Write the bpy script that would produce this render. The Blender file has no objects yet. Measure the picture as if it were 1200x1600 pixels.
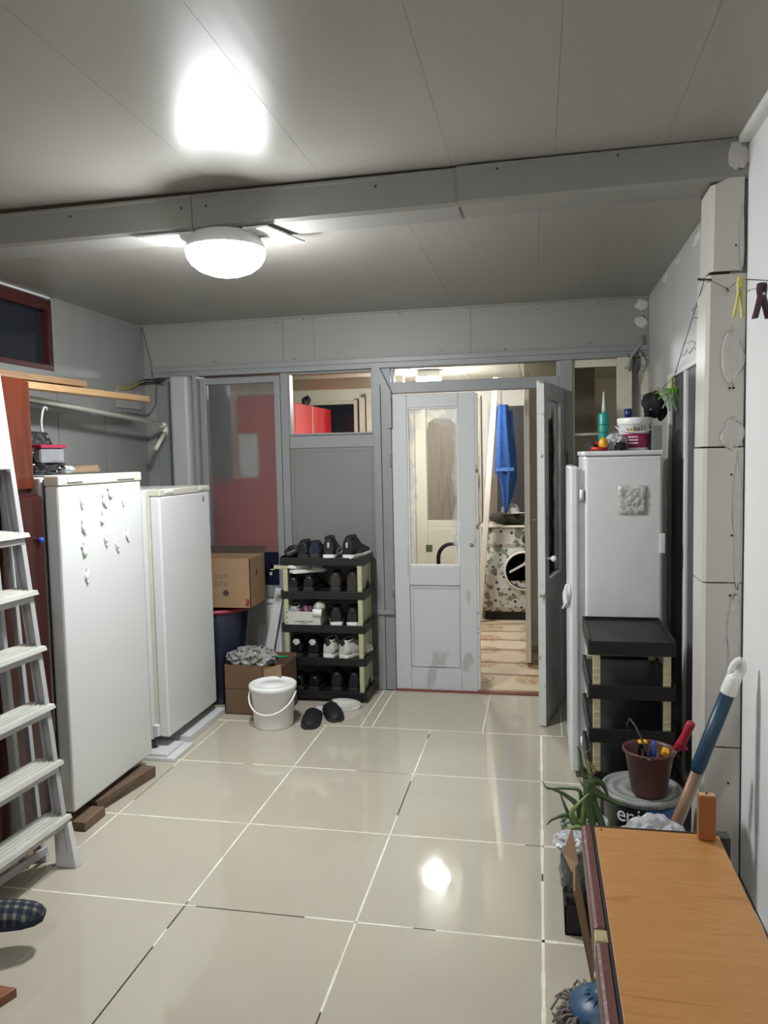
import bpy, bmesh, math, random
from mathutils import Vector, Matrix, noise
random.seed(7)
sc = bpy.context.scene
COL = sc.collection
R = math.radians
# ------------------------------------------------------------------ camera
cd = bpy.data.cameras.new('camera'); cam = bpy.data.objects.new('camera', cd); COL.objects.link(cam)
cd.sensor_fit = 'VERTICAL'; cd.sensor_height = 36.0; cd.lens = 36.0*1201.76/1600.0
cd.clip_start = 0.02
_y, _p, _r = R(11.42491305), R(-4.08949001), R(-1.24205925)
fw = Vector((-math.sin(_y)*math.cos(_p), math.cos(_y)*math.cos(_p), math.sin(_p)))
r0 = Vector((math.cos(_y), math.sin(_y), 0)); u0 = r0.cross(fw)
rr = r0*math.cos(_r)+u0*math.sin(_r); uu = -r0*math.sin(_r)+u0*math.cos(_r)
cam.matrix_world = Matrix(((rr.x, uu.x, -fw.x, 1.1972), (rr.y, uu.y, -fw.y, -1.7308), (rr.z, uu.z, -fw.z, 1.5162), (0, 0, 0, 1)))
sc.camera = cam
# ------------------------------------------------------------------ world and exposure
w = bpy.data.worlds.new('night'); sc.world = w; w.use_nodes = True
w.node_tree.nodes['Background'].inputs[0].default_value = (0.010, 0.014, 0.022, 1)
w.node_tree.nodes['Background'].inputs[1].default_value = 0.4
sc.view_settings.view_transform = 'Standard'; sc.view_settings.look = 'None'
sc.view_settings.exposure = 0.0; sc.view_settings.gamma = 1.0; sc.view_settings.use_curve_mapping = False
LAMP_HALL = 215.0
LAMP_KITCHEN = 270.0

# ------------------------------------------------------------------ materials
MATS = {}
def mat(name, col, rough=0.5, metal=0.0, var=0.06, scale=6.0, bump=0.0, bscale=40.0, stretch=(1, 1, 1), col2=None, thr=None, spec=0.5, emit=None, coat=0.0):
    """principled material with noise variation; col2 + thr paints worn patches"""
    if name in MATS: return MATS[name]
    m = bpy.data.materials.new(name); m.use_nodes = True; n = m.node_tree.nodes; l = m.node_tree.links
    b = n['Principled BSDF']; b.inputs['Roughness'].default_value = rough; b.inputs['Metallic'].default_value = metal
    b.inputs['Specular IOR Level'].default_value = spec; b.inputs['Coat Weight'].default_value = coat
    tc = n.new('ShaderNodeTexCoord'); mp = n.new('ShaderNodeMapping'); mp.inputs['Scale'].default_value = stretch
    l.new(tc.outputs['Object'], mp.inputs[0])
    if emit:
        b.inputs['Emission Color'].default_value = (*emit[0], 1); b.inputs['Emission Strength'].default_value = emit[1]
    b.inputs['Base Color'].default_value = (*col, 1)
    if var or col2:
        nz = n.new('ShaderNodeTexNoise'); nz.inputs['Scale'].default_value = scale; nz.inputs['Detail'].default_value = 6
        l.new(mp.outputs[0], nz.inputs['Vector'])
        cr = n.new('ShaderNodeValToRGB'); l.new(nz.outputs['Fac'], cr.inputs[0])
        e = cr.color_ramp.elements
        if col2:
            t = thr or 0.55
            e[0].position = t-0.02; e[0].color = (*col, 1); e[1].position = t+0.03; e[1].color = (*col2, 1)
        else:
            e[0].position = 0.3; e[0].color = (*[max(0, c*(1-var)) for c in col], 1)
            e[1].position = 0.7; e[1].color = (*[min(1, c*(1+var)) for c in col], 1)
        l.new(cr.outputs[0], b.inputs['Base Color'])
    if bump:
        nb = n.new('ShaderNodeTexNoise'); nb.inputs['Scale'].default_value = bscale; nb.inputs['Detail'].default_value = 4
        l.new(mp.outputs[0], nb.inputs['Vector'])
        bp = n.new('ShaderNodeBump'); bp.inputs['Strength'].default_value = bump; bp.inputs['Distance'].default_value = 0.01
        l.new(nb.outputs['Fac'], bp.inputs['Height']); l.new(bp.outputs[0], b.inputs['Normal'])
    MATS[name] = m
    return m

def glass(name, col=(1, 1, 1), rough=0.0, refl=0.1, through=0.9):
    """thin pane: part transparent, part mirror"""
    m = bpy.data.materials.new(name); m.use_nodes = True; n = m.node_tree.nodes; l = m.node_tree.links
    n.remove(n['Principled BSDF']); o = n['Material Output']
    t = n.new('ShaderNodeBsdfTransparent'); t.inputs[0].default_value = (*[c*through for c in col], 1)
    g = n.new('ShaderNodeBsdfGlossy'); g.inputs['Roughness'].default_value = rough; g.inputs[0].default_value = (.9, .9, .9, 1)
    mx = n.new('ShaderNodeMixShader'); fr = n.new('ShaderNodeLayerWeight'); fr.inputs[0].default_value = refl
    l.new(fr.outputs['Fresnel'], mx.inputs[0]); l.new(t.outputs[0], mx.inputs[1]); l.new(g.outputs[0], mx.inputs[2]); l.new(mx.outputs[0], o.inputs[0])
    MATS[name] = m
    return m

def stripes(name, cols, scale, axis=0, rough=0.5, distort=0.0, bump=0.0, stretch=None, wood=False):
    m = bpy.data.materials.new(name); m.use_nodes = True; n = m.node_tree.nodes; l = m.node_tree.links
    b = n['Principled BSDF']; b.inputs['Roughness'].default_value = rough
    tc = n.new('ShaderNodeTexCoord'); mp = n.new('ShaderNodeMapping'); l.new(tc.outputs['Object'], mp.inputs[0])
    if stretch: mp.inputs['Scale'].default_value = stretch
    nz = n.new('ShaderNodeTexNoise'); nz.inputs['Scale'].default_value = scale; nz.inputs['Detail'].default_value = 8
    nz.inputs['Distortion'].default_value = distort
    l.new(mp.outputs[0], nz.inputs['Vector'])
    cr = n.new('ShaderNodeValToRGB'); l.new(nz.outputs['Fac'], cr.inputs[0])
    e = cr.color_ramp.elements
    e[0].position = .3; e[0].color = (*cols[0], 1); e[1].position = .7; e[1].color = (*cols[-1], 1)
    for i, c in enumerate(cols[1:-1]):
        k = e.new(.3+.4*(i+1)/(len(cols)-1)); k.color = (*c, 1)
    l.new(cr.outputs[0], b.inputs['Base Color'])
    if bump:
        bp = n.new('ShaderNodeBump'); bp.inputs['Strength'].default_value = bump; bp.inputs['Distance'].default_value = .004
        l.new(nz.outputs['Fac'], bp.inputs['Height']); l.new(bp.outputs[0], b.inputs['Normal'])
    MATS[name] = m
    return m

WHITE = mat('white_wall_paint', (.70, .70, .68), .55, var=.03, scale=2.5, bump=.05, bscale=60)
WHITE2 = mat('bright_white_paint', (.80, .80, .79), .45, var=.02, scale=2, bump=.06, bscale=30)
WALLR = mat('right_wall_plastic', (.46, .46, .44), .42, var=.05, scale=3, stretch=(1, 1, .15))
POSTP = mat('grey_white_post', (.40, .40, .40), .5, var=.08, scale=4, stretch=(1, 1, .2))
PANELW = mat('wall_panel_plastic', (.24, .24, .228), .42, var=.05, scale=3, stretch=(1, 1, .15), bump=.03, bscale=20)
CLAD = mat('cladding_plastic', (.58, .56, .505), .35, var=.03, scale=3)
CLADP = mat('plaster_smear', (.56, .54, .51), .7, var=.05, scale=30, bump=.2, bscale=50)
BEAMP = mat('beam_panel_plastic', (.265, .26, .243), .5, var=.03, scale=2)
GREY = mat('grey_brushed_paint', (.24, .25, .25), .42, var=.07, scale=5, stretch=(1, 1, .2), bump=.12, bscale=35)
GREYP = mat('grey_panel_paint', (.19, .195, .185), .38, var=.05, scale=1.5)
LEAFP = mat('chipped_door_paint', (.53, .54, .54), .45, scale=7, stretch=(1, 1, .4), col2=(.40, .405, .40), thr=.63, bump=.25, bscale=45)
LEAFWORN = mat('worn_door_edge', (.55, .55, .53), .5, scale=14, col2=(.16, .15, .12), thr=.62, bump=.3, bscale=30)
CREAM = mat('cream_paint', (.74, .70, .60), .5, var=.04, scale=3)
CREAMD = mat('cream_paint_worn', (.62, .57, .47), .5, var=.10, scale=5)
DARKGLASS = mat('dark_glass', (.012, .015, .022), .06, var=0)
REDFRAME = mat('dark_red_paint', (.055, .012, .011), .35, var=.3, scale=9, bump=.2)
FRIDGE = mat('fridge_enamel', (.64, .65, .64), .30, var=.02, scale=1.3)
FRIDGE2 = mat('fridge_enamel_side', (.62, .62, .63), .35, var=.03, scale=2)
FRYEL = mat('yellowed_plastic', (.56, .54, .45), .4, var=.06, scale=6)
OLDF = mat('hand_painted_metal', (.68, .69, .69), .38, var=.05, scale=4, bump=.25, bscale=14)
BLACK = mat('black_plastic', (.0045, .0045, .005), .5, var=.2, scale=8)
BLACKM = mat('black_matte', (.009, .009, .011), .75, var=.2, scale=20)
GAP = mat('rubber_seal_dark', (.05, .05, .05), .7, var=.2)
BEIGE = mat('beige_plastic_leg', (.56, .50, .31), .42, var=.04)
OLIVE = mat('olive_beige_plastic', (.36, .36, .22), .42, var=.05)
LADW = mat('ladder_white_plastic', (.50, .50, .50), .4, var=.03)
ALU = mat('ladder_paint', (.42, .42, .43), .42, var=.05, scale=9, bump=.08)
TREAD = mat('ladder_tread_paint', (.47, .465, .42), .5, var=.10, scale=14, stretch=(3, .6, 1), bump=.12, bscale=30)
MAHOG = stripes('mahogany_veneer', [(.065, .013, .006), (.10, .021, .009), (.055, .011, .005)], 4, rough=.18, stretch=(4, 4, .4))
MAHOD = stripes('dark_mahogany', [(.026, .006, .005), (.042, .009, .007), (.022, .005, .004)], 4, rough=.16, stretch=(4, 4, .4))
PINE = stripes('pine_wood', [(.42, .25, .11), (.52, .33, .16), (.38, .22, .09)], 5, rough=.6, distort=1.2, stretch=(6, .5, 6))
PINED = stripes('brown_plank_wood', [(.22, .13, .07), (.30, .18, .09), (.2, .11, .06)], 5, rough=.6, distort=1.2, stretch=(6, .5, 6))
OLDWOOD = stripes('old_dark_wood', [(.085, .055, .035), (.14, .09, .055), (.07, .045, .03)], 6, rough=.8, stretch=(4, .6, 4), bump=.3)
GREYBOARD = mat('grey_board', (.26, .25, .23), .5, var=.15, scale=5)
BENCHTOP = stripes('beech_laminate', [(.38, .165, .042), (.47, .225, .07), (.43, .20, .058), (.475, .23, .075), (.36, .155, .04)], 3.2, rough=.36, distort=.6, stretch=(1.1, 9, 1))
MAROON = mat('scuffed_maroon_edge', (.115, .034, .028), .42, scale=22, col2=(.34, .24, .20), thr=.66, bump=.3, bscale=40)
ORANGEWOOD = stripes('orange_block_wood', [(.26, .085, .025), (.33, .115, .035)], 6, rough=.4, stretch=(4, 4, .6))
CARD = mat('cardboard', (.25, .155, .085), .8, var=.06, scale=5, bump=.03, bscale=90)
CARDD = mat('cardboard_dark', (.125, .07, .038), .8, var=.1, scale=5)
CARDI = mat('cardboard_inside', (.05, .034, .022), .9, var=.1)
PRINTB = mat('black_print', (.02, .018, .016), .7, var=0)
PRINTR = mat('red_print', (.32, .03, .02), .7, var=0)
PRINTF = mat('faint_brown_print', (.14, .09, .052), .8, var=0)
NAVY = mat('navy_plastic', (.006, .009, .024), .35, var=.1)
NAVYF = mat('navy_felt', (.012, .017, .035), .9, var=.3, scale=30, bump=.2)
PINKR = mat('raspberry_plastic', (.24, .010, .035), .35, var=.05)
BUCKW = mat('white_bucket_plastic', (.80, .80, .78), .35, var=.02)
SHOEB = mat('black_shoe_fabric', (.005, .0055, .007), .6, var=.4, scale=30, bump=.2)
SHOEL = mat('black_shoe_leather', (.006, .006, .007), .28, var=.3, scale=12, bump=.1)
SHOEBR = mat('dark_brown_leather', (.028, .022, .018), .4, var=.4, scale=12, bump=.3)
SHOEW = mat('white_shoe_leather', (.50, .49, .44), .4, var=.04)
SHOEG = mat('grey_shoe_fabric', (.30, .30, .31), .7, var=.1, scale=20)
SHOEM = mat('maroon_shoe_side', (.06, .02, .025), .5, var=.2)
PURPLE = mat('plum_fabric', (.10, .02, .05), .6, var=.3, scale=15)
SOLEW = mat('white_rubber_sole', (.70, .69, .66), .45, var=.03)
SOLEB = mat('black_rubber_sole', (.02, .02, .02), .6, var=.2)
POTBR = mat('brown_red_pot', (.10, .036, .028), .42, var=.05)
TUBBLK = mat('paint_tub_black', (.012, .013, .016), .35, var=.1)
TUBBLUE = mat('paint_tub_blue', (.01, .10, .28), .35, var=.08)
TUBLID = mat('dusty_grey_lid', (.26, .26, .25), .45, var=.15, scale=15)
LETTERW = mat('white_lettering', (.75, .76, .78), .5, var=0)
LETTERK = mat('dark_lettering', (.02, .02, .025), .5, var=0)
LABELP = mat('raspberry_label', (.33, .02, .10), .45, var=.05)
LABELY = mat('yellow_patch', (.70, .50, .02), .45, var=0)
TEAL = mat('teal_cartridge', (.01, .25, .20), .35, var=.05)
NOZZLE = mat('nozzle_plastic', (.55, .62, .56), .4, var=.03)
REDP = mat('red_plastic', (.48, .02, .015), .35, var=.05)
REDT = mat('red_tool_handle', (.36, .01, .03), .35, var=.05)
YELP = mat('yellow_plastic', (.75, .38, .01), .4, var=.08)
BLUEP = mat('blue_bottle_plastic', (.012, .03, .16), .3, var=.05)
BLUECAP = mat('bright_blue_tool', (.02, .06, .35), .3, var=.05)
BLUESLEEVE = mat('blue_sleeve', (.010, .045, .085), .38, var=.05, scale=20, stretch=(1, 1, .1))
MOPBLUE = mat('mop_blue', (.03, .085, .16), .4, var=.1)
STRINGM = mat('mop_string', (.20, .17, .155), .9, var=.3, scale=30)
CLEARW = mat('thin_white_bag', (.42, .43, .44), .28, var=.10, scale=14, bump=.6, bscale=18)
BLACKBAG = mat('black_bag', (.012, .012, .014), .22, var=.3, scale=14, bump=.8, bscale=22)
GREEN = mat('green_clip_plastic', (.20, .42, .04), .35, var=.1)
GREEND = mat('pale_green_clip_plastic', (.22, .38, .22), .35, var=.1)
YELCLIP = mat('yellow_clip_plastic', (.55, .50, .12), .38, var=.05)
PLUMCLIP = mat('dark_plum_clip_plastic', (.045, .012, .035), .22, var=.1)
WOODCLIP = mat('wood_clip', (.35, .25, .12), .6, var=.1)
STEEL = mat('steel_wire', (.45, .45, .46), .3, .9, var=.1)
DSTEEL = mat('dark_steel', (.06, .06, .06), .4, .7, var=.1)
WIREG = mat('grey_wire', (.14, .14, .13), .6, var=.1)
LEAFG = mat('aloe_green', (.050, .085, .028), .38, var=.35, scale=9)
LEAFG2 = mat('aloe_pale_green', (.20, .27, .08), .38, var=.3, scale=9)
SOIL = mat('dark_soil', (.02, .015, .012), .95, var=.4, scale=60, bump=.6)
POTG = mat('grey_plant_tub', (.33, .34, .32), .5, var=.1, scale=20, stretch=(1, 1, 6))
REDCAB = mat('glossy_red_door', (.50, .012, .02), .14, var=.03)
BRASS = mat('gold_lid', (.42, .28, .07), .3, .8, var=.1)
GLASSJAR = mat('dark_jar_glass', (.05, .07, .06), .12, var=.2)
GREENLID = mat('dark_green_lid', (.01, .10, .06), .35, var=.1)
TOWEL = mat('blue_terry', (.018, .07, .24), .95, var=.2, scale=30, bump=.5, bscale=120)
HATG = mat('grey_cap_fabric', (.22, .23, .24), .8, scale=9, col2=(.62, .63, .65), thr=.54)
OLIVECLOTH = mat('olive_cloth', (.035, .034, .02), .9, var=.3, scale=20, bump=.4)
DARKCAB = mat('dark_grey_cabinet', (.045, .042, .045), .4, var=.1)
CONC = mat('grout_cream', (.74, .72, .62), .8, var=.12, scale=25)
SUBFLOOR = mat('subfloor_grout', (.50, .485, .42), .85, scale=3, col2=(.14, .13, .11), thr=.60)
REDSILL = mat('red_brown_sill', (.16, .035, .02), .4, var=.2)
PATCHM = mat('crumpled_painted_patch', (.50, .50, .47), .35, var=.12, scale=30, bump=.8, bscale=45)
CLEARG = glass('clear_glass', (.97, .99, .97), 0, .06, .97)
def smeared_glass():
    m = glass('paint_smeared_glass', (.97, .99, .97), 0, .06, .97); n = m.node_tree.nodes; l = m.node_tree.links
    out = n['Material Output']; src = out.inputs[0].links[0].from_socket
    tc = n.new('ShaderNodeTexCoord'); sp = n.new('ShaderNodeSeparateXYZ'); l.new(tc.outputs['Generated'], sp.inputs[0])
    def mth(op, a, b):
        k = n.new('ShaderNodeMath'); k.operation = op
        for i, v in enumerate((a, b)):
            if isinstance(v, (int, float)): k.inputs[i].default_value = v
            else: l.new(v, k.inputs[i])
        return k.outputs[0]
    ex = mth('MINIMUM', sp.outputs['X'], mth('SUBTRACT', 1.0, sp.outputs['X']))
    ez = mth('MULTIPLY', mth('SUBTRACT', 1.0, sp.outputs['Z']), 1.3)
    nz = n.new('ShaderNodeTexNoise'); nz.inputs['Scale'].default_value = 7; nz.inputs['Detail'].default_value = 7; l.new(tc.outputs['Object'], nz.inputs['Vector'])
    d = mth('ADD', mth('MINIMUM', ex, ez), mth('MULTIPLY', nz.outputs['Fac'], .42))
    mr = n.new('ShaderNodeMapRange'); mr.inputs[1].default_value = .20; mr.inputs[2].default_value = .36; mr.inputs[3].default_value = .75; mr.inputs[4].default_value = 0; l.new(d, mr.inputs[0])
    df = n.new('ShaderNodeBsdfDiffuse'); df.inputs[0].default_value = (.62, .63, .62, 1)
    mx = n.new('ShaderNodeMixShader'); l.new(mr.outputs[0], mx.inputs[0]); l.new(src, mx.inputs[1]); l.new(df.outputs[0], mx.inputs[2]); l.new(mx.outputs[0], out.inputs[0])
    return m
SMEARG = smeared_glass()
DIRTYG = glass('dusty_glass', (.62, .62, .58), .08, .12, .75)
NIGHTG = glass('night_glass', (.05, .055, .06), .05, .25, .4)

def tile_mat():
    m = mat('glossy_porcelain', (.455, .418, .335), .10, var=.045, scale=1.6)
    n = m.node_tree.nodes; l = m.node_tree.links; b = n['Principled BSDF']
    b.inputs['Specular IOR Level'].default_value = .55
    nz = n.new('ShaderNodeTexNoise'); nz.inputs['Scale'].default_value = 9; nz.inputs['Detail'].default_value = 7
    tc = n.new('ShaderNodeTexCoord'); l.new(tc.outputs['Object'], nz.inputs['Vector'])
    mr = n.new('ShaderNodeMapRange'); mr.inputs[1].default_value = .35; mr.inputs[2].default_value = .75; mr.inputs[3].default_value = .025; mr.inputs[4].default_value = .07
    l.new(nz.outputs['Fac'], mr.inputs[0]); l.new(mr.outputs[0], b.inputs['Roughness'])
    return m
TILE = tile_mat()

def ceiling_mat():
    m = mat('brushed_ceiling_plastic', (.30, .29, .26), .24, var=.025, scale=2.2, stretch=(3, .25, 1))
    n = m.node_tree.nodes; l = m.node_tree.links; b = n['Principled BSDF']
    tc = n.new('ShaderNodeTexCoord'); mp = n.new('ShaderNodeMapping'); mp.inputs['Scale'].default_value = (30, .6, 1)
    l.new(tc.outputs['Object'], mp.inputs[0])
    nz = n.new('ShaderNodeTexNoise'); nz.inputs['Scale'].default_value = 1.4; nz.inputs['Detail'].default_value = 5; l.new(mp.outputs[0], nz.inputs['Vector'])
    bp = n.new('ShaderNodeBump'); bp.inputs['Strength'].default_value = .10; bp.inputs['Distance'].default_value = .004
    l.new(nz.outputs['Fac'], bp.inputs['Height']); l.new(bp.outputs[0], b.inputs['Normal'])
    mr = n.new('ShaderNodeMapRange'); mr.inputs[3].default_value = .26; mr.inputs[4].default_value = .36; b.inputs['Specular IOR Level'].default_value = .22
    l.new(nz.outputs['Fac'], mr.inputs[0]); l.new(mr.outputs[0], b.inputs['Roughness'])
    return m
CEIL = ceiling_mat()

def spot_mat(name, base, spots, scale, thr=.32, rough=.4, foil=False):
    m = bpy.data.materials.new(name); m.use_nodes = True; n = m.node_tree.nodes; l = m.node_tree.links
    b = n['Principled BSDF']; b.inputs['Roughness'].default_value = rough
    tc = n.new('ShaderNodeTexCoord')
    v = n.new('ShaderNodeTexVoronoi'); v.inputs['Scale'].default_value = scale; l.new(tc.outputs['Object'], v.inputs['Vector'])
    cr = n.new('ShaderNodeValToRGB'); e = cr.color_ramp.elements
    e[0].position = thr-.06; e[0].color = (*spots, 1); e[1].position = thr; e[1].color = (*base, 1)
    l.new(v.outputs['Distance'], cr.inputs[0])
    nz = n.new('ShaderNodeTexNoise'); nz.inputs['Scale'].default_value = scale*.9; l.new(tc.outputs['Object'], nz.inputs['Vector'])
    c2 = n.new('ShaderNodeValToRGB'); c2.color_ramp.elements[0].position = .56; c2.color_ramp.elements[1].position = .60
    l.new(nz.outputs['Fac'], c2.inputs[0])
    mx = n.new('ShaderNodeMixRGB'); mx.inputs[2].default_value = (.16, .17, .11, 1)
    l.new(c2.outputs[0], mx.inputs[0]); l.new(cr.outputs[0], mx.inputs[1]); l.new(mx.outputs[0], b.inputs['Base Color'])
    bp = n.new('ShaderNodeBump'); bp.inputs['Strength'].default_value = .5; bp.inputs['Distance'].default_value = .02
    nb = n.new('ShaderNodeTexNoise'); nb.inputs['Scale'].default_value = 9; l.new(tc.outputs['Object'], nb.inputs['Vector'])
    l.new(nb.outputs['Fac'], bp.inputs['Height']); l.new(bp.outputs[0], b.inputs['Normal'])
    MATS[name] = m
    return m
FLORAL = spot_mat('floral_cover_fabric', (.52, .51, .47), (.05, .03, .03), 19, .30, .28)
BAGPAT = spot_mat('patterned_bag_plastic', (.27, .27, .275), (.03, .01, .02), 30, .30, .25)

def plaid_mat():
    m = bpy.data.materials.new('plaid_fabric'); m.use_nodes = True; n = m.node_tree.nodes; l = m.node_tree.links
    b = n['Principled BSDF']; b.inputs['Roughness'].default_value = .95
    tc = n.new('ShaderNodeTexCoord'); sp = n.new('ShaderNodeSeparateXYZ'); l.new(tc.outputs['Object'], sp.inputs[0])
    def band(ax, f, off):
        a = n.new('ShaderNodeMath'); a.operation = 'MULTIPLY_ADD'; a.inputs[1].default_value = f; a.inputs[2].default_value = off; l.new(sp.outputs[ax], a.inputs[0])
        c = n.new('ShaderNodeMath'); c.operation = 'FRACT'; l.new(a.outputs[0], c.inputs[0])
        g = n.new('ShaderNodeMath'); g.operation = 'GREATER_THAN'; g.inputs[1].default_value = .60; l.new(c.outputs[0], g.inputs[0])
        return g
    s = n.new('ShaderNodeMath'); s.operation = 'ADD'; l.new(band(0, 38, .1).outputs[0], s.inputs[0]); l.new(band(1, 38, .2).outputs[0], s.inputs[1])
    d = n.new('ShaderNodeMath'); d.operation = 'DIVIDE'; d.inputs[1].default_value = 2; l.new(s.outputs[0], d.inputs[0])
    cr = n.new('ShaderNodeValToRGB'); cr.color_ramp.interpolation = 'CONSTANT'; e = cr.color_ramp.elements
    e[0].position = 0; e[0].color = (.008, .012, .03, 1); e[1].position = .4; e[1].color = (.035, .04, .045, 1)
    k = e.new(.9); k.color = (.16, .15, .11, 1)
    l.new(d.outputs[0], cr.inputs[0]); l.new(cr.outputs[0], b.inputs['Base Color'])
    return m
PLAID = plaid_mat()

def lino_mat():
    m = bpy.data.materials.new('ornamental_linoleum'); m.use_nodes = True; n = m.node_tree.nodes; l = m.node_tree.links
    b = n['Principled BSDF']; b.inputs['Roughness'].default_value = .3
    tc = n.new('ShaderNodeTexCoord')
    nz = n.new('ShaderNodeTexNoise'); nz.inputs['Scale'].default_value = 30; nz.inputs['Detail'].default_value = 5; l.new(tc.outputs['Object'], nz.inputs['Vector'])
    c1 = n.new('ShaderNodeValToRGB'); e = c1.color_ramp.elements
    e[0].position = .35; e[0].color = (.62, .50, .34, 1); e[1].position = .62; e[1].color = (.40, .25, .13, 1)
    l.new(nz.outputs['Fac'], c1.inputs[0])
    v = n.new('ShaderNodeTexVoronoi'); v.inputs['Scale'].default_value = 2.6; v.inputs['Randomness'].default_value = 0; l.new(tc.outputs['Object'], v.inputs['Vector'])
    c2 = n.new('ShaderNodeValToRGB'); e = c2.color_ramp.elements
    e[0].position = .30; e[0].color = (1, 1, 1, 1); e[1].position = .34; e[1].color = (0, 0, 0, 1)
    l.new(v.outputs['Distance'], c2.inputs[0])
    mx = n.new('ShaderNodeMixRGB'); mx.inputs[1].default_value = (.62, .51, .37, 1); l.new(c2.outputs[0], mx.inputs[0]); l.new(c1.outputs[0], mx.inputs[2])
    wv = n.new('ShaderNodeTexWave'); wv.bands_direction = 'Y'; wv.inputs['Scale'].default_value = .9; wv.inputs['Distortion'].default_value = 7; wv.inputs['Detail Scale'].default_value = .6; l.new(tc.outputs['Object'], wv.inputs['Vector'])
    c3 = n.new('ShaderNodeValToRGB'); e = c3.color_ramp.elements; e[0].position = .0; e[0].color = (.5, .42, .36, 1); e[1].position = .10; e[1].color = (1, 1, 1, 1)
    l.new(wv.outputs['Fac'], c3.inputs[0])
    m2 = n.new('ShaderNodeMixRGB'); m2.blend_type = 'MULTIPLY'; m2.inputs[0].default_value = 1; l.new(mx.outputs[0], m2.inputs[1]); l.new(c3.outputs[0], m2.inputs[2])
    l.new(m2.outputs[0], b.inputs['Base Color'])
    return m
LINO = lino_mat()

def frosted_mat():
    m = bpy.data.materials.new('frosted_glass'); m.use_nodes = True; n = m.node_tree.nodes; l = m.node_tree.links
    b = n['Principled BSDF']; b.inputs['Base Color'].default_value = (.85, .88, .87, 1); b.inputs['Transmission Weight'].default_value = .93
    b.inputs['Roughness'].default_value = .33; b.inputs['IOR'].default_value = 1.12
    return m
FROST = frosted_mat()

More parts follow.
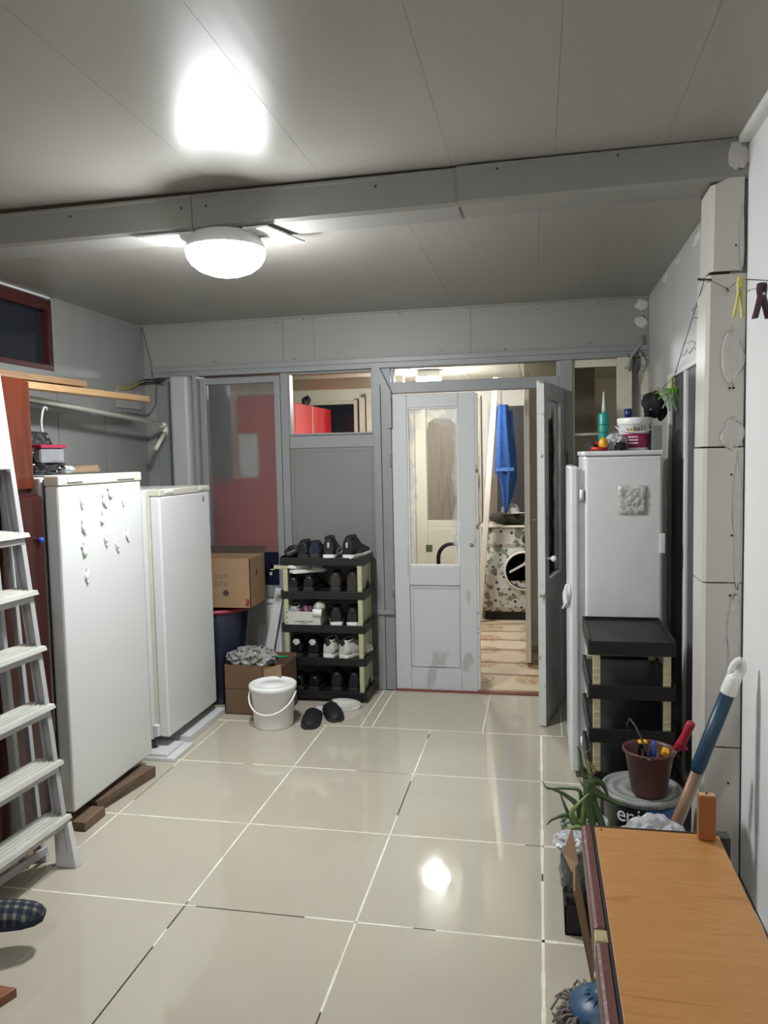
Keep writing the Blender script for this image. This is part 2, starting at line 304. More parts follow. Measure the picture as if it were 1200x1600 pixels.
# ------------------------------------------------------------------ builders
ROOT = {}
class MB:
    def __init__(s): s.v = []; s.f = []; s.smooth = []
    def add(s, vs, fs, smooth=False):
        o = len(s.v); s.v += [Vector(v) for v in vs]; s.f += [tuple(o+i for i in f) for f in fs]; s.smooth += [smooth]*len(fs)
        return s
    def box(s, x0, x1, y0, y1, z0, z1, M=None):
        vs = [Vector((x, y, z)) for z in (z0, z1) for y in (y0, y1) for x in (x0, x1)]
        if M: vs = [M @ v for v in vs]
        return s.add(vs, [(0, 2, 3, 1), (4, 5, 7, 6), (0, 1, 5, 4), (2, 6, 7, 3), (0, 4, 6, 2), (1, 3, 7, 5)])
    def hexa(s, a, b):   # two quads
        return s.add(list(a)+list(b), [(3, 2, 1, 0), (4, 5, 6, 7), (0, 1, 5, 4), (1, 2, 6, 5), (2, 3, 7, 6), (3, 0, 4, 7)])
    def rings(s, rings, cap=True, smooth=True, close=True):
        o = len(s.v); n = len(rings[0]); vs = [v for r in rings for v in r]; fs = []
        m = n if close else n-1
        for k in range(len(rings)-1):
            for i in range(m):
                j = (i+1) % n
                fs.append((k*n+i, k*n+j, (k+1)*n+j, (k+1)*n+i))
        s.add(vs, fs, smooth)
        if cap:
            s.f += [tuple(o+i for i in reversed(range(n))), tuple(o+(len(rings)-1)*n+i for i in range(n))]; s.smooth += [False, False]
        return s
    def lathe(s, prof, c=(0, 0, 0), seg=28, sx=1, sy=1, cap=True):
        return s.rings([[Vector((c[0]+r*sx*math.cos(2*math.pi*i/seg), c[1]+r*sy*math.sin(2*math.pi*i/seg), c[2]+z)) for i in range(seg)] for r, z in prof], cap)
    def tube(s, pts, r, seg=8, cap=True):
        pts = [Vector(p) for p in pts]; rs = r if isinstance(r, (list, tuple)) else [r]*len(pts); rg = []
        up = None
        for i, p in enumerate(pts):
            d = (pts[min(i+1, len(pts)-1)]-pts[max(i-1, 0)]).normalized()
            if up is None: up = Vector((0, 0, 1)) if abs(d.z) < .9 else Vector((1, 0, 0))
            a = d.cross(up).normalized(); b = a.cross(d).normalized(); up = b
            rg.append([p+(a*math.cos(2*math.pi*k/seg)+b*math.sin(2*math.pi*k/seg))*rs[i] for k in range(seg)])
        return s.rings(rg, cap)
    def beam(s, p0, p1, w, h, side=(0, 1, 0)):   # w across 'side', h across the third axis
        p0 = Vector(p0); p1 = Vector(p1); d = (p1-p0).normalized(); sd = Vector(side); n = d.cross(sd).normalized(); sd = n.cross(d).normalized()
        q = [(-w/2, -h/2), (w/2, -h/2), (w/2, h/2), (-w/2, h/2)]
        return s.hexa([p0+sd*a+n*b for a, b in q], [p1+sd*a+n*b for a, b in q])
    def prism(s, poly, axis, a, b):
        def P(p, t):
            return Vector((t, p[0], p[1])) if axis == 'x' else Vector((p[0], t, p[1])) if axis == 'y' else Vector((p[0], p[1], t))
        n = len(poly)
        s.add([P(p, a) for p in poly]+[P(p, b) for p in poly], [tuple(range(n)), tuple(reversed(range(n, 2*n)))]+[(i, i+n, (i+1) % n+n, (i+1) % n) for i in range(n)])
        return s
    def frame(s, x0, x1, z0, z1, w, y0, y1, wt=None, wb=None):
        wt = w if wt is None else wt; wb = w if wb is None else wb
        s.box(x0, x0+w, y0, y1, z0, z1); s.box(x1-w, x1, y0, y1, z0, z1); s.box(x0+w, x1-w, y0, y1, z1-wt, z1); s.box(x0+w, x1-w, y0, y1, z0, z0+wb)
        return s
    def bag(s, c, rx, ry, rz, seed=0, amp=.22, nu=40, nv=20, flat=None, freq=2.1):
        rg = []
        for j in range(nv+1):
            t = math.pi*(0.02+.96*j/nv); row = []
            for i in range(nu):
                a = 2*math.pi*i/nu; d = Vector((math.sin(t)*math.cos(a), math.sin(t)*math.sin(a), -math.cos(t)))
                q = d*freq+Vector((seed*3.1, seed*1.7, 0))
                k = 1+amp*(1-2*abs(noise.noise(q)))*.9-amp*.5+amp*.22*noise.noise(q*2.7)
                z = d.z*rz*k
                if flat is not None: z = max(z, -flat)
                row.append(Vector((c[0]+rx*k*d.x, c[1]+ry*k*d.y, c[2]+z)))
            rg.append(row)
        return s.rings(rg, True, smooth=False)
    def blob(s, c, rx, ry, rz, seed=0, amp=.12, nu=18, nv=10, flat=None):
        rnd = random.Random(seed); ph = [(rnd.uniform(1, 5), rnd.uniform(0, 6.28), rnd.uniform(1, 4)) for _ in range(5)]
        rg = []
        for j in range(nv+1):
            t = math.pi*(0.02+.96*j/nv); row = []
            for i in range(nu):
                a = 2*math.pi*i/nu
                k = 1+amp*sum(math.sin(round(p[0])*a+p[1]+p[2]*t) for p in ph)/2
                z = -math.cos(t)*rz*k
                if flat is not None: z = max(z, -flat)
                row.append(Vector((c[0]+rx*k*math.sin(t)*math.cos(a), c[1]+ry*k*math.sin(t)*math.sin(a), c[2]+z)))
            rg.append(row)
        return s.rings(rg, True)
    def build(s, name, m, parent=None, bevel=0, world=True, solid=False, **tags):
        me = bpy.data.meshes.new(name)
        vs = s.v
        if parent is not None and world and parent in ROOT:
            inv = ROOT[parent].inverted(); vs = [inv @ v for v in vs]
        me.from_pydata([tuple(v) for v in vs], [], s.f)
        bm = bmesh.new(); bm.from_mesh(me)
        for f, sm in zip(bm.faces, s.smooth): f.smooth = sm
        bmesh.ops.recalc_face_normals(bm, faces=bm.faces)
        if bevel:
            ed = [e for e in bm.edges if len(e.link_faces) == 2 and e.calc_face_angle(0) > .7]
            bmesh.ops.bevel(bm, geom=ed, offset=bevel, segments=2, profile=.5, affect='EDGES', clamp_overlap=True)
        bm.to_mesh(me); bm.free()
        me.materials.append(m)
        o = bpy.data.objects.new(name, me); COL.objects.link(o)
        if parent is not None:
            o.parent = parent
            if parent in ROOT: ROOT[o] = ROOT[parent]
        for k, v in tags.items(): o[k] = v
        return o

def thing(name, label, cat, loc=(0, 0, 0), rz=0, group=None, M=None):
    o = bpy.data.objects.new(name, None); COL.objects.link(o); o.empty_display_size = .05
    o.location = loc; o.rotation_euler = (0, 0, rz); o['label'] = label; o['category'] = cat
    if group: o['group'] = group
    ROOT[o] = Matrix.Translation(Vector(loc)) @ Matrix.Rotation(rz, 4, 'Z')
    return o
def local(t):   # build children of t in its own frame from now on
    ROOT[t] = Matrix.Identity(4); return t
def tag(o, label, cat, group=None):
    o['label'] = label; o['category'] = cat
    if group: o['group'] = group
    return o
def struct(o, label=None):
    o['kind'] = 'structure'
    if label: o['label'] = label
    return o
def copy_tree(o, parent=None):
    c = o.copy(); COL.objects.link(c)
    if parent: c.parent = parent
    for ch in list(o.children): copy_tree(ch, c)
    return c
def retag(c, label, loc, rz=0, group=None, rot=None):
    c.location = loc; c.rotation_euler = rot or (0, 0, rz); c['label'] = label
    if group: c['group'] = group
    return c
def text(name, body, size, m, parent, M, ext=.0006, sx=1.0):
    cu = bpy.data.curves.new(name, 'FONT'); cu.body = body; cu.size = size; cu.extrude = ext; cu.align_x = 'CENTER'; cu.align_y = 'CENTER'
    tmp = bpy.data.objects.new(name, cu); COL.objects.link(tmp)
    me = bpy.data.meshes.new_from_object(tmp.evaluated_get(bpy.context.evaluated_depsgraph_get()))
    bpy.data.objects.remove(tmp)
    inv = ROOT[parent].inverted() if parent in ROOT else Matrix.Identity(4)
    me.transform(inv @ M @ Matrix.Diagonal((sx, 1, 1, 1))); me.materials.clear(); me.materials.append(m)
    o = bpy.data.objects.new(name, me); COL.objects.link(o); o.parent = parent
    return o
FRONT = Matrix(((1, 0, 0, 0), (0, 0, -1, 0), (0, 1, 0, 0), (0, 0, 0, 1)))   # text plane facing -y

XL, XR, YB, YF = -1.42, 1.84, 3.12, -2.6
XW = 1.888
# ================================================================== ROOM SHELL
fl = struct(MB().box(XL-.1, XW+.1, YF-.1, YB-.001, -.08, -.0045).build('floor', mat('dark_mortar_bed', (.10, .09, .075), .9, var=.2)))
rows = [-2.4, -1.8, -1.2, -.6, -.01, .612, 1.205, 1.803, 2.40]
cols = [XL, -1.2, -.6, .0, .6, 1.2, XW]
G = .0032
tiles = {}
def tile(x0, x1, y0, y1, dz=0.0):
    k = (round(x1-x0, 3), round(y1-y0, 3))
    if k not in tiles:
        mb = MB().box(0, k[0], 0, k[1], -.0035, 0); o = mb.build('tile', TILE, fl, bevel=.0007); tiles[k] = o
    else:
        o = tiles[k].copy(); COL.objects.link(o)
    o.location = (x0, y0, dz); return o
for i in range(len(cols)-1):
    for j in range(len(rows)-1):
        x0, x1 = cols[i], cols[i+1]
        tile(x0+G*.8, x1-G*.8, rows[j]+G*.8, rows[j+1]-G*.8, random.uniform(-.0006, .0004))
for a, b in ((XL, -.95), (-.95, -.35), (-.35, .20), (.20, .265), (.265, .885), (.885, 1.31), (1.31, XW)):
    tile(a+G, b-G, 2.40+G, 3.09, 0)
# cream grout in the joints: uneven width, a few stretches left open and dark
mb = MB(); rnd = random.Random(12)
def joint(ax, c, a, b, wide=.0031, skip=()):
    t_ = a
    while t_ < b:
        e = min(b, t_+rnd.uniform(.04, .09)); wj = wide*rnd.uniform(.75, 1.35)
        if not any(p < (t_+e)/2 < q for p, q in skip) and rnd.random() > .04:
            if ax == 'x': mb.box(t_, e, c-wj, c+wj, -.0045, .0003)
            else: mb.box(c-wj, c+wj, t_, e, -.0045, .0003)
        t_ = e
for j, y in enumerate(rows[1:]):
    joint('x', y, XL, 1.2, skip=((XL, 0.02),) if j == 3 else (((.05, .42),) if j == 4 else (((.30, .56),) if j == 6 else ())))
    joint('x', y, 1.2, XW, .0055 if j in (4, 5) else .0035)
for i, x in enumerate(cols[1:-1]):
    joint('y', x, -2.4, 2.40, .0048 if x == 1.2 else .003, ((-.05, .40),) if x == 0 else (((1.35, 1.75), (-.3, .2)) if abs(x-.6) < .01 else (((1.3, 1.7),) if x < -.5 else ())))
for x in (-.35, .20, .265, .885, 1.31): joint('y', x, 2.40, 3.09, .0032)
mb.build('grout', CONC, fl, kind='stuff')

# left wall with plastic panels
def wl_panels():
    wl = struct(MB().box(XL-.12, XL-.012, YF, 1.25, 0, 2.62).box(XL-.12, XL-.012, 2.12, YB+.06, 0, 2.62).box(XL-.12, XL-.012, 1.25, 2.12, 0, 2.0).box(XL-.12, XL-.012, 1.25, 2.12, 2.42, 2.62).build('wall_left', WHITE))
    for a, b, z0, z1 in ((YF, -.9, 0, 2.6), (-.9, .2, 0, 2.6), (.2, 1.22, 0, 2.6), (1.22, 2.13, 0, 1.99), (2.135, 2.60, 0, 2.5), (2.605, YB, 0, 2.5)):
        MB().box(XL-.012, XL, a+.001, b-.001, z0, z1).build('panel', PANELW, wl, bevel=.001)
    return wl
wl_panels()
wn = MB()
wn.box(XL-.06, XL+.012, 1.25, 2.105, 2.345, 2.405); wn.box(XL-.06, XL+.012, 1.25, 2.105, 2.025, 2.055); wn.box(XL-.06, XL+.012, 2.07, 2.105, 2.055, 2.345); wn.box(XL-.06, XL+.012, 1.25, 1.29, 2.055, 2.345)
win1 = struct(wn.build('window_1', REDFRAME, bevel=.003))
MB().box(XL-.04, XL-.03, 1.29, 2.07, 2.055, 2.345).build('pane', DARKGLASS, win1)
MB().box(XL-.001, XL+.018, 1.22, 2.125, 1.985, 2.024).build('sill', PANELW, win1, bevel=.003)
MB().box(XL-.001, XL+.01, 2.106, 2.128, 2.024, 2.42).build('trim_strip', PANELW, win1, bevel=.002)
MB().box(XL-.12, XL-.10, 1.2, 2.15, 1.98, 2.45).build('night_shutter', BLACKM, win1)

# right wall, alcove, door_1 = dark sliding panels
wr = struct(MB().box(XR, XW+.2, 2.34, YB+.06, 0, 2.62).box(XR, XW+.2, 1.50, 2.34, 1.895, 2.62).box(XR, XW+.2, 1.12, 1.50, 0, 2.62).build('wall_right', WALLR))
ww = struct(MB().box(XW, XW+.2, YF, 1.098, 0, 2.53).build('wall_right_front', WHITE2, bevel=.006))
struct(MB().box(XW-.035, XW+.2, YF, 1.09, 2.527, 2.60).build('trim_1', WHITE, bevel=.012))
d4 = struct(MB().box(XR-.012, XR+.03, 2.275, 2.335, .02, 1.89).box(XR-.012, XR+.03, 1.50, 1.53, .02, 1.89).box(XR-.012, XR+.03, 1.53, 2.275, 1.868, 1.89).box(XR-.012, XR+.03, 1.53, 2.275, .02, .08).box(XR-.010, XR+.02, 1.86, 1.915, .08, 1.868).build('door_4', WHITE, bevel=.003), 'white-framed dark door panels in the right wall')
CURT = mat('dark_grey_ribbed_panel', (.085, .085, .088), .45, var=.25, scale=3, stretch=(1, 14, .3))
MB().box(XR+.001, XR+.008, 1.53, 1.86, .08, 1.868).build('panel', CURT, d4)
MB().box(XR+.001, XR+.008, 1.915, 2.275, .08, 1.868).build('panel', CURT, d4)
# plaster smears on right wall above door
for k, (y, z, a) in enumerate(((1.62, 1.95, .05), (1.8, 1.96, .04), (2.15, 2.40, .03), (1.7, 2.38, .05), (2.5, 2.40, .04), (1.95, 1.97, .05))):
    MB().blob((XR-.0005, y, z), .0015, a*1.9, a*.5, k, .3).build('plaster_smear', mat('right_wall_smear', (.56, .56, .54), .6, var=.05), wr)

# front wall behind camera
struct(MB().box(XL-.12, XW+.2, YF-.12, YF, 0, 2.62).build('wall_front', WHITE))

# ceilings
ce = struct(MB().box(XL-.12, XW+.2, YF-.1, 1.16, 2.585, 2.66).box(XL-.12, XW+.2, 1.16, YB+.1, 2.455, 2.66).build('ceiling', WHITE))
xs = [XL, -1.18, -.78, -.38, .02, .42, .90, 1.26, 1.62, XW+.0]
for a, b in zip(xs[:-1], xs[1:]):
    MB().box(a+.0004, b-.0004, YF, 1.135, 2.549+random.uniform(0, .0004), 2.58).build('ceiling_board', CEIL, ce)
xs = [XL, -1.0, -.6, -.2, .25, .70, 1.205, 1.49, XR]
for a, b in zip(xs[:-1], xs[1:]):
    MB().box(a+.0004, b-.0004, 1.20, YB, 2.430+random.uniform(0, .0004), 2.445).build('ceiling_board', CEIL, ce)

# beam boxing across the ceiling (trim_2)
def slope(x): return .006*x
def beam_piece(x0, x1, y0, dz=0, name='fascia_panel'):
    zt0, zt1, zb0, zb1 = 2.535+slope(x0)+dz, 2.535+slope(x1)+dz, 2.405+slope(x0)+dz, 2.405+slope(x1)+dz
    m = MB()
    prof = lambda x, zt, zb: [(x, y0-.006, zt), (x, y0-.006, zt-.010), (x, y0, zt-.012), (x, y0, zb+.012), (x, y0+.012, zb), (x, y0+.17, zb), (x, y0+.17, zb+.006), (x, y0+.014, zb+.006), (x, y0+.006, zb+.014), (x, y0+.006, zt)]
    m.rings([[Vector(p) for p in prof(x0, zt0, zb0)], [Vector(p) for p in prof(x1, zt1, zb1)]], smooth=False)
    return m
bm_ = struct(MB().box(XL, XW+.05, 1.125, 1.26, 2.43, 2.56).build('trim_2', OLDWOOD), 'timber behind the boxed ceiling beam')
beam_piece(XL, -.105, 1.10).build('fascia_panel', BEAMP, bm_)
beam_piece(-.103, .93, 1.102).build('fascia_panel', BEAMP, bm_)
beam_piece(.918, XW+.012, 1.090).build('fascia_panel', BEAMP, bm_)
mb = MB()
for x, z in ((-.62, 2.50), (-.145, 2.49), (-.045, 2.49), (.62, 2.50), (1.06, 2.515), (1.47, 2.52), (1.86, 2.53)):
    y = 1.0895 if x > .93 else 1.1
    mb.tube([(x, y-.002, z+slope(x)), (x, y+.003, z+slope(x))], .0045, 8)
mb.build('screw', DSTEEL, bm_)
MB().blob((1.855, 1.089, 2.50), .035, .0015, .045, 4, .2).build('plaster_smear', CLADP, bm_)

# pillar cladding on the right
pl = struct(MB().box(1.775, XW, 1.125, 1.28, 0, 2.43).build('trim_3', OLDWOOD), 'timber behind the clad pillar')
def clad(z0, z1, x0=1.757, x1=1.882, y=1.10, tilt=0.0, ztr=0.0):
    m = MB()
    def ring(z, dx, ex=0): return [Vector(p) for p in ((x1+dx, y, z+ex), (x0+.012+dx, y, z), (x0+dx, y+.010, z), (x0+dx, 1.262, z), (x0+.005+dx, 1.262, z), (x0+.006+dx, y+.012, z), (x0+.014+dx, y+.006, z), (x1+dx, y+.006, z+ex))]
    m.rings([ring(z0, 0), ring(z1, tilt, ztr)], smooth=False)
    return m.build('cladding_panel', CLAD, pl)
clad(2.118, 2.405, x0=1.770, x1=1.874, y=1.095, tilt=.004, ztr=.04)
clad(1.528, 2.108, tilt=.006)
clad(1.057, 1.522, x0=1.755, x1=1.884, y=1.097)
clad(.470, 1.052, x0=1.755, x1=1.884)
clad(.0, .465, x0=1.755, x1=1.884, y=1.099)
for k, (x, z, a, b) in enumerate(((1.845, 1.83, .035, .085), (1.85, 1.57, .035, .045), (1.865, 1.35, .014, .13), (1.868, 1.15, .012, .10), (1.86, .90, .02, .10), (1.862, .78, .018, .08), (1.87, 2.22, .009, .09), (1.865, 1.27, .012, .12))):
    MB().blob((x, 1.0965 if z < 2.1 else 1.094, z), a, .0016, b, k+20, .18).build('plaster_smear', CLADP, pl)
mb = MB()
for x, z in ((1.852, 2.20), (1.838, 1.725), (1.850, 1.725), (1.846, 1.43), (1.849, 1.22), (1.846, 1.01), (1.846, .34)):
    mb.tube([(x, 1.0925, z), (x, 1.104, z)], .0035, 8)
mb.build('screw', BLACKM, pl)

# bulkhead on the back wall
bk = struct(MB().box(-1.34, XR, 3.125, 3.21, 2.13, 2.455).box(XL-.1, -1.34, 3.125, 3.21, 0, 2.455).build('trim_4', GREYBOARD), 'boxed bulkhead over the back wall')
def bulk(x0, x1, y=3.10, tl=None):
    tl = x0 if tl is None else tl
    MB().prism([(x0, 2.142), (x1, 2.142), (x1, 2.428), (tl, 2.428)], 'y', y, y+.02).build('fascia_panel', BEAMP, bk)
bulk(-1.345, -.425, tl=-1.41); bulk(-.423, -.215, 3.102); bulk(-.213, .79); bulk(.792, XR-.002)
mb = MB()
for x, z in ((-1.05, 2.41), (-.9, 2.17), (-.46, 2.40), (-.35, 2.165), (-.28, 2.41), (-.05, 2.19), (.35, 2.41), (.6, 2.17), (.72, 2.40), (1.2, 2.39), (1.0, 2.16), (1.55, 2.40), (1.5, 2.17)):
    mb.tube([(x, 3.097, z), (x, 3.104, z)], .0042, 8)
mb.build('screw', DSTEEL, bk)
MB().box(XL, XR, 3.085, 3.105, 2.422, 2.431).build('corner_bead', BEAMP, bk)
for k, (x, z) in enumerate(((1.80, 2.38), (1.80, 2.28))):
    MB().blob((x, 3.0995, z), .035, .0016, .03, k+40, .2).build('plaster_smear', CLADP, bk)

# ================================================================== BACK PARTITION
wb = struct(MB().box(-1.34, XR, 3.085, 3.20, 2.078, 2.14).box(-1.34, XR, 3.075, 3.088, 2.112, 2.142)
  .box(-1.42, -1.02, 3.13, 3.20, 0, 2.08)              # left infill
  .box(-.455, -.405, 3.11, 3.20, 0, 2.078)             # post right of frosted door
  .box(.165, .212, 3.095, 3.20, 0, 2.078).box(.214, .277, 3.105, 3.20, 0, 2.078)
  .box(.277, 1.318, 3.10, 3.19, 1.918, 1.985)          # rail over double door
  .box(1.322, 1.40, 3.095, 3.20, 0, 2.078)             # right post
  .box(1.40, XR, 3.13, 3.19, 0, .9).build('wall_back', GREY, bevel=.002), 'grey painted timber partition across the back')
MB().box(-1.185, -1.055, 3.0, 3.10, 0, 2.078).build('post', POSTP, wb, bevel=.02)
MB().box(-1.05, -1.02, 3.06, 3.13, 0, 2.078).build('post', GREY, wb, bevel=.003)
MB().prism([(.165, 2.078), (.215, 2.078), (.285, 1.93), (.285, 1.70), (.262, 1.70), (.255, 1.90)], 'y', 3.072, 3.094).build('brace', GREY, wb)
# panel section under window_2
MB().box(-.405, .165, 3.12, 3.16, 1.585, 1.668).build('rail', GREY, wb, bevel=.002)
MB().box(-.405, .165, 3.12, 3.16, .50, .575).build('rail', GREY, wb, bevel=.002)
MB().box(-.405, .165, 3.12, 3.16, 0, .075).build('rail', GREY, wb, bevel=.002)
MB().box(-.405, .165, 3.128, 3.15, .575, 1.585).frame(-.385, .145, .60, 1.565, .006, 3.125, 3.129).build('infill_panel', GREYP, wb)
MB().box(-.405, .165, 3.128, 3.15, .075, .50).build('infill_panel', GREYP, wb)
MB().box(.165, .28, 3.08, 3.096, .50, .53).build('rail', GREY, wb, bevel=.002)
w2 = struct(MB().box(-.405, -.392, 3.115, 3.18, 1.668, 2.078).box(.15, .165, 3.115, 3.18, 1.668, 2.078).box(-.392, .15, 3.105, 3.18, 1.668, 1.680).box(-.392, .15, 3.12, 3.18, 2.066, 2.078).build('window_2', GREY, bevel=.001), 'small clear window beside the double door')
MB().box(-.392, .15, 3.145, 3.149, 1.682, 2.066).build('pane', CLEARG, w2)
w3 = struct(MB().box(.28, .298, 3.12, 3.18, 1.985, 2.078).box(1.31, 1.322, 3.12, 3.18, 1.985, 2.078).build('window_3', GREY), 'long transom window over the double door')
MB().box(.298, 1.31, 3.145, 3.149, 1.985, 2.078).build('pane', CLEARG, w3)
# right-hand dim window
w5 = struct(MB().box(1.40, 1.415, 3.12, 3.18, .9, 2.078).box(1.66, 1.745, 3.09, 3.18, .9, 2.078).box(1.415, 1.66, 3.12, 3.18, 2.03, 2.078).box(1.415, 1.66, 3.12, 3.18, 1.62, 1.635).box(1.80, XR, 3.10, 3.19, .9, 2.078).build('window_5', CREAMD, bevel=.002), 'dim dusty window behind the old fridge')
MB().box(1.415, 1.66, 3.145, 3.149, .9, 2.03).build('pane', DIRTYG, w5)
MB().box(1.745, 1.80, 3.14, 3.19, .9, 2.078).build('board', GREYBOARD, w5)
# frosted door
d3 = struct(MB().frame(-1.018, -.458, .04, 2.062, .042, 3.105, 3.155, .042, .045).box(-.976, -.50, 3.105, 3.155, .600, .672).build('door_3', GREY, bevel=.003), 'tall grey door with a frosted pane')
MB().box(-.976, -.50, 3.126, 3.132, .672, 2.02).build('pane', FROST, d3)
MB().box(-.976, -.50, 3.128, 3.14, .085, .600).frame(-.95, -.525, .11, .575, .02, 3.115, 3.129).build('infill_panel', WHITE, d3)
# baseboard + threshold
struct(MB().box(.28, 1.322, 3.088, 3.132, -.01, .010).build('trim_5', REDSILL, bevel=.003), 'red-brown threshold of the double door')

# double door leaves
def leaf(name, label, width, mirror):
    o = struct(MB().build(name, LEAFP), label) if False else None
    m = MB(); W = width; T = .038; ZT = 1.908
    gx0, gx1 = .098*W/.53, W-.105*W/.53
    gz0, gz1 = .815, 1.822
    m.box(0, gx0, 0, T, .008, ZT); m.box(gx1, W, 0, T, .008, ZT); m.box(gx0, gx1, 0, T, gz1, ZT)
    m.box(gx0, gx1, 0, T, .690, gz0); m.box(gx0, gx1, 0, T, .008, .150)
    return m, gx0, gx1, gz0, gz1, T
def make_leaf(name, label, loc, rz, W, flip=False):
    m, gx0, gx1, gz0, gz1, T = leaf(name, label, W, flip)
    o = m.build(name, LEAFP, bevel=.004); struct(o, label); o.location = loc; o.rotation_euler = (0, 0, rz)
    MB().box(gx0, gx1, T*.35, T*.65, .150, .690).frame(gx0+.008, gx1-.008, .158, .682, .012, T*.18, T*.36).build('door_panel', LEAFP, o, bevel=.002)
    MB().box(gx0, gx1, T*.45, T*.55, gz0, gz1).build('pane', SMEARG, o)
    MB().frame(gx0, gx1, gz0, gz1, .010, T*.1, T*.44).build('glazing_bead', WHITE, o, bevel=.003)
    return o
l1 = make_leaf('door_1', 'closed left leaf of the worn grey double door', (.281, 3.105, 0), 0, .528)
MB().lathe([(.0, 0), (.011, .0), (.013, .004), (.006, .012), (0, .013)], (0, 0, 0), 12).build('keyhole_rose', GREY, l1).matrix_local = Matrix.Translation((.497, .001, .95)) @ Matrix.Rotation(R(90), 4, 'X')
MB().box(.528, .545, -.004, .02, .02, 1.90).build('cover_strip', LEAFWORN, l1, bevel=.003)
for z in (.62, 1.45):
    MB().tube([(-.008, -.004, z), (-.008, -.004, z+.08)], .007).build('hinge', GREY, l1)
# open leaf: hinge at (1.318,3.10), free edge towards the camera at about (1.205,2.55)
ang = math.atan2(2.553-3.10, 1.19-1.310)
l2 = make_leaf('door_2', 'open right leaf of the worn grey double door', (1.312, 3.095, 0), ang, .565)
MB().box(.5655, .570, -.001, .039, .008, 1.908).build('worn_edge', LEAFWORN, l2)
hb = MB().tube([(.53, .038, .94), (.53, .066, .94)], .006)
hb.blob((.53, .078, .94), .017, .017, .017, 1, 0); hb.build('white_knob', WHITE2, l2)
hb = MB().tube([(.55, -.005, 1.155), (.55, -.022, 1.155), (.585, -.022, 1.157)], .004); hb.box(.53, .575, .038, .045, 1.14, 1.175); hb.build('latch', GREY, l2)
MB().box(.50, .545, -.004, .0, .84, .99).build('lock_plate', LEAFWORN, l2)

# ================================================================== HALL LAMP
def hall_lamp(label, loc, r, power, name='ceiling_lamp', ears=True):
    t = local(thing('ceiling_lamp', label, 'lamp', loc))
    EM = mat('lit_dome_'+name, (1, 1, 1), .4, var=0, emit=((.955, .985, 1.0), power))
    MB().lathe([(r*.80, .0), (r*.86, -.010), (r*.98, -.040), (r*1.02, -.058), (r*.98, -.060)], seg=40).build('base', WHITE2, t)
    MB().lathe([(r*.98, -.058), (r*1.0, -.066), (r*.975, -.085), (r*.88, -.110), (r*.68, -.134), (r*.42, -.149), (r*.14, -.155), (0.002, -.156)], seg=40).build('dome', EM, t)
    return t
hl = hall_lamp('lit round white dome ceiling lamp below the beam', (-.005, 1.185, 2.398), .155, LAMP_HALL)
MB().prism([(-.335, 1.10), (-.10, 1.10), (-.10, 1.255), (-.25, 1.255), (-.30, 1.22)], 'z', 2.385, 2.393).build('mounting_plate', WHITE2, hl, world=False).location = (.005, -1.185, -2.392)
MB().prism([(.10, 1.10), (.20, 1.10), (.275, 1.34), (.20, 1.34), (.15, 1.20), (.10, 1.20)], 'z', 2.385, 2.393).build('mounting_plate', WHITE2, hl, world=False).location = (.005, -1.185, -2.392)

hall_lamp('added round white dome lamp out of view, fill light for the near side', (.25, -1.75, 2.549), .155, LAMP_HALL*.34, 'added_fill_lamp')  # unseen lamp, added as dimmer fill for surfaces facing the camera
# ================================================================== KITCHEN BEYOND
KY = 5.98
struct(MB().box(-2.6, 2.2, YB, KY+.8, -.08, -.006).build('floor_kitchen', LINO))
struct(MB().box(-2.6, 2.2, 3.20, KY+.8, 2.24, 2.38).build('ceiling_kitchen', CREAM))
ck = bpy.data.objects['ceiling_kitchen']
for x in (-1.2, -.75, -.3, .15, .6, 1.05, 1.5):
    MB().box(x, x+.447, 3.21, KY, 2.228, 2.24).build('ceiling_board', CREAM, ck, bevel=.002)
wf = struct(MB().box(-2.6, -.78, KY, KY+.1, 0, 2.3).box(-.78, 2.2, KY, KY+.1, 0, 2.3).build('wall_far', CREAM))
MB().box(-1.6, .1, 4.62, 4.70, 2.10, 2.19).build('cross_beam', CREAMD, wf, bevel=.004)
struct(MB().box(-2.7, -2.6, 3.1, KY+.1, 0, 2.38).build('wall_kitchen_left', CREAM))
struct(MB().box(2.1, 2.2, 3.1, KY+.1, 0, 2.38).build('wall_kitchen_right', CREAM))
MB().box(1.40, 2.1, 3.2, 3.22, 0, .9).build('board', CREAM, bpy.data.objects['wall_kitchen_right'])
w6 = struct(MB().frame(-1.15, -.60, 1.70, 2.10, .04, KY-.06, KY-.005).box(-.575, -.51, KY-.10, KY-.01, 1.0, 2.12).box(-.495, -.42, KY-.13, KY-.01, 1.0, 2.16).build('window_6', CREAMD, bevel=.004), 'dark night window on the kitchen far wall')
MB().box(-1.11, -.64, KY-.04, KY-.03, 1.74, 2.06).build('pane', DARKGLASS, w6)
MB().box(.11, .17, 3.30, 3.36, 0, 2.28).build('post', CREAMD, wf, bevel=.003)
kl = hall_lamp('lit round white dome lamp on the kitchen ceiling', (.305, 4.69, 2.226), .105, LAMP_KITCHEN, 'kitchen_lamp')
# cream inner door with an arched pane on far wall
d7 = struct(MB().frame(-.02, .64, .02, 2.10, .115, KY-.05, KY-.005, .12, .78).box(.095, .525, KY-.045, KY-.01, .80, .87).build('door_7', CREAM, bevel=.006), 'cream kitchen door with an arched brown pane')
MB().prism([(.105, .86), (.42, .86), (.42, 1.74), (.40, 1.82), (.34, 1.88), (.18, 1.89), (.12, 1.85), (.105, 1.78)], 'y', KY-.04, KY-.03).build('pane', stripes('brown_net_curtain', [(.20, .165, .13), (.27, .22, .175), (.17, .14, .11)], 3, rough=.5, stretch=(14, 1, .8)), d7)
MB().box(.11, .42, KY-.03, KY-.018, .85, 1.98).build('backing', CREAM, d7)
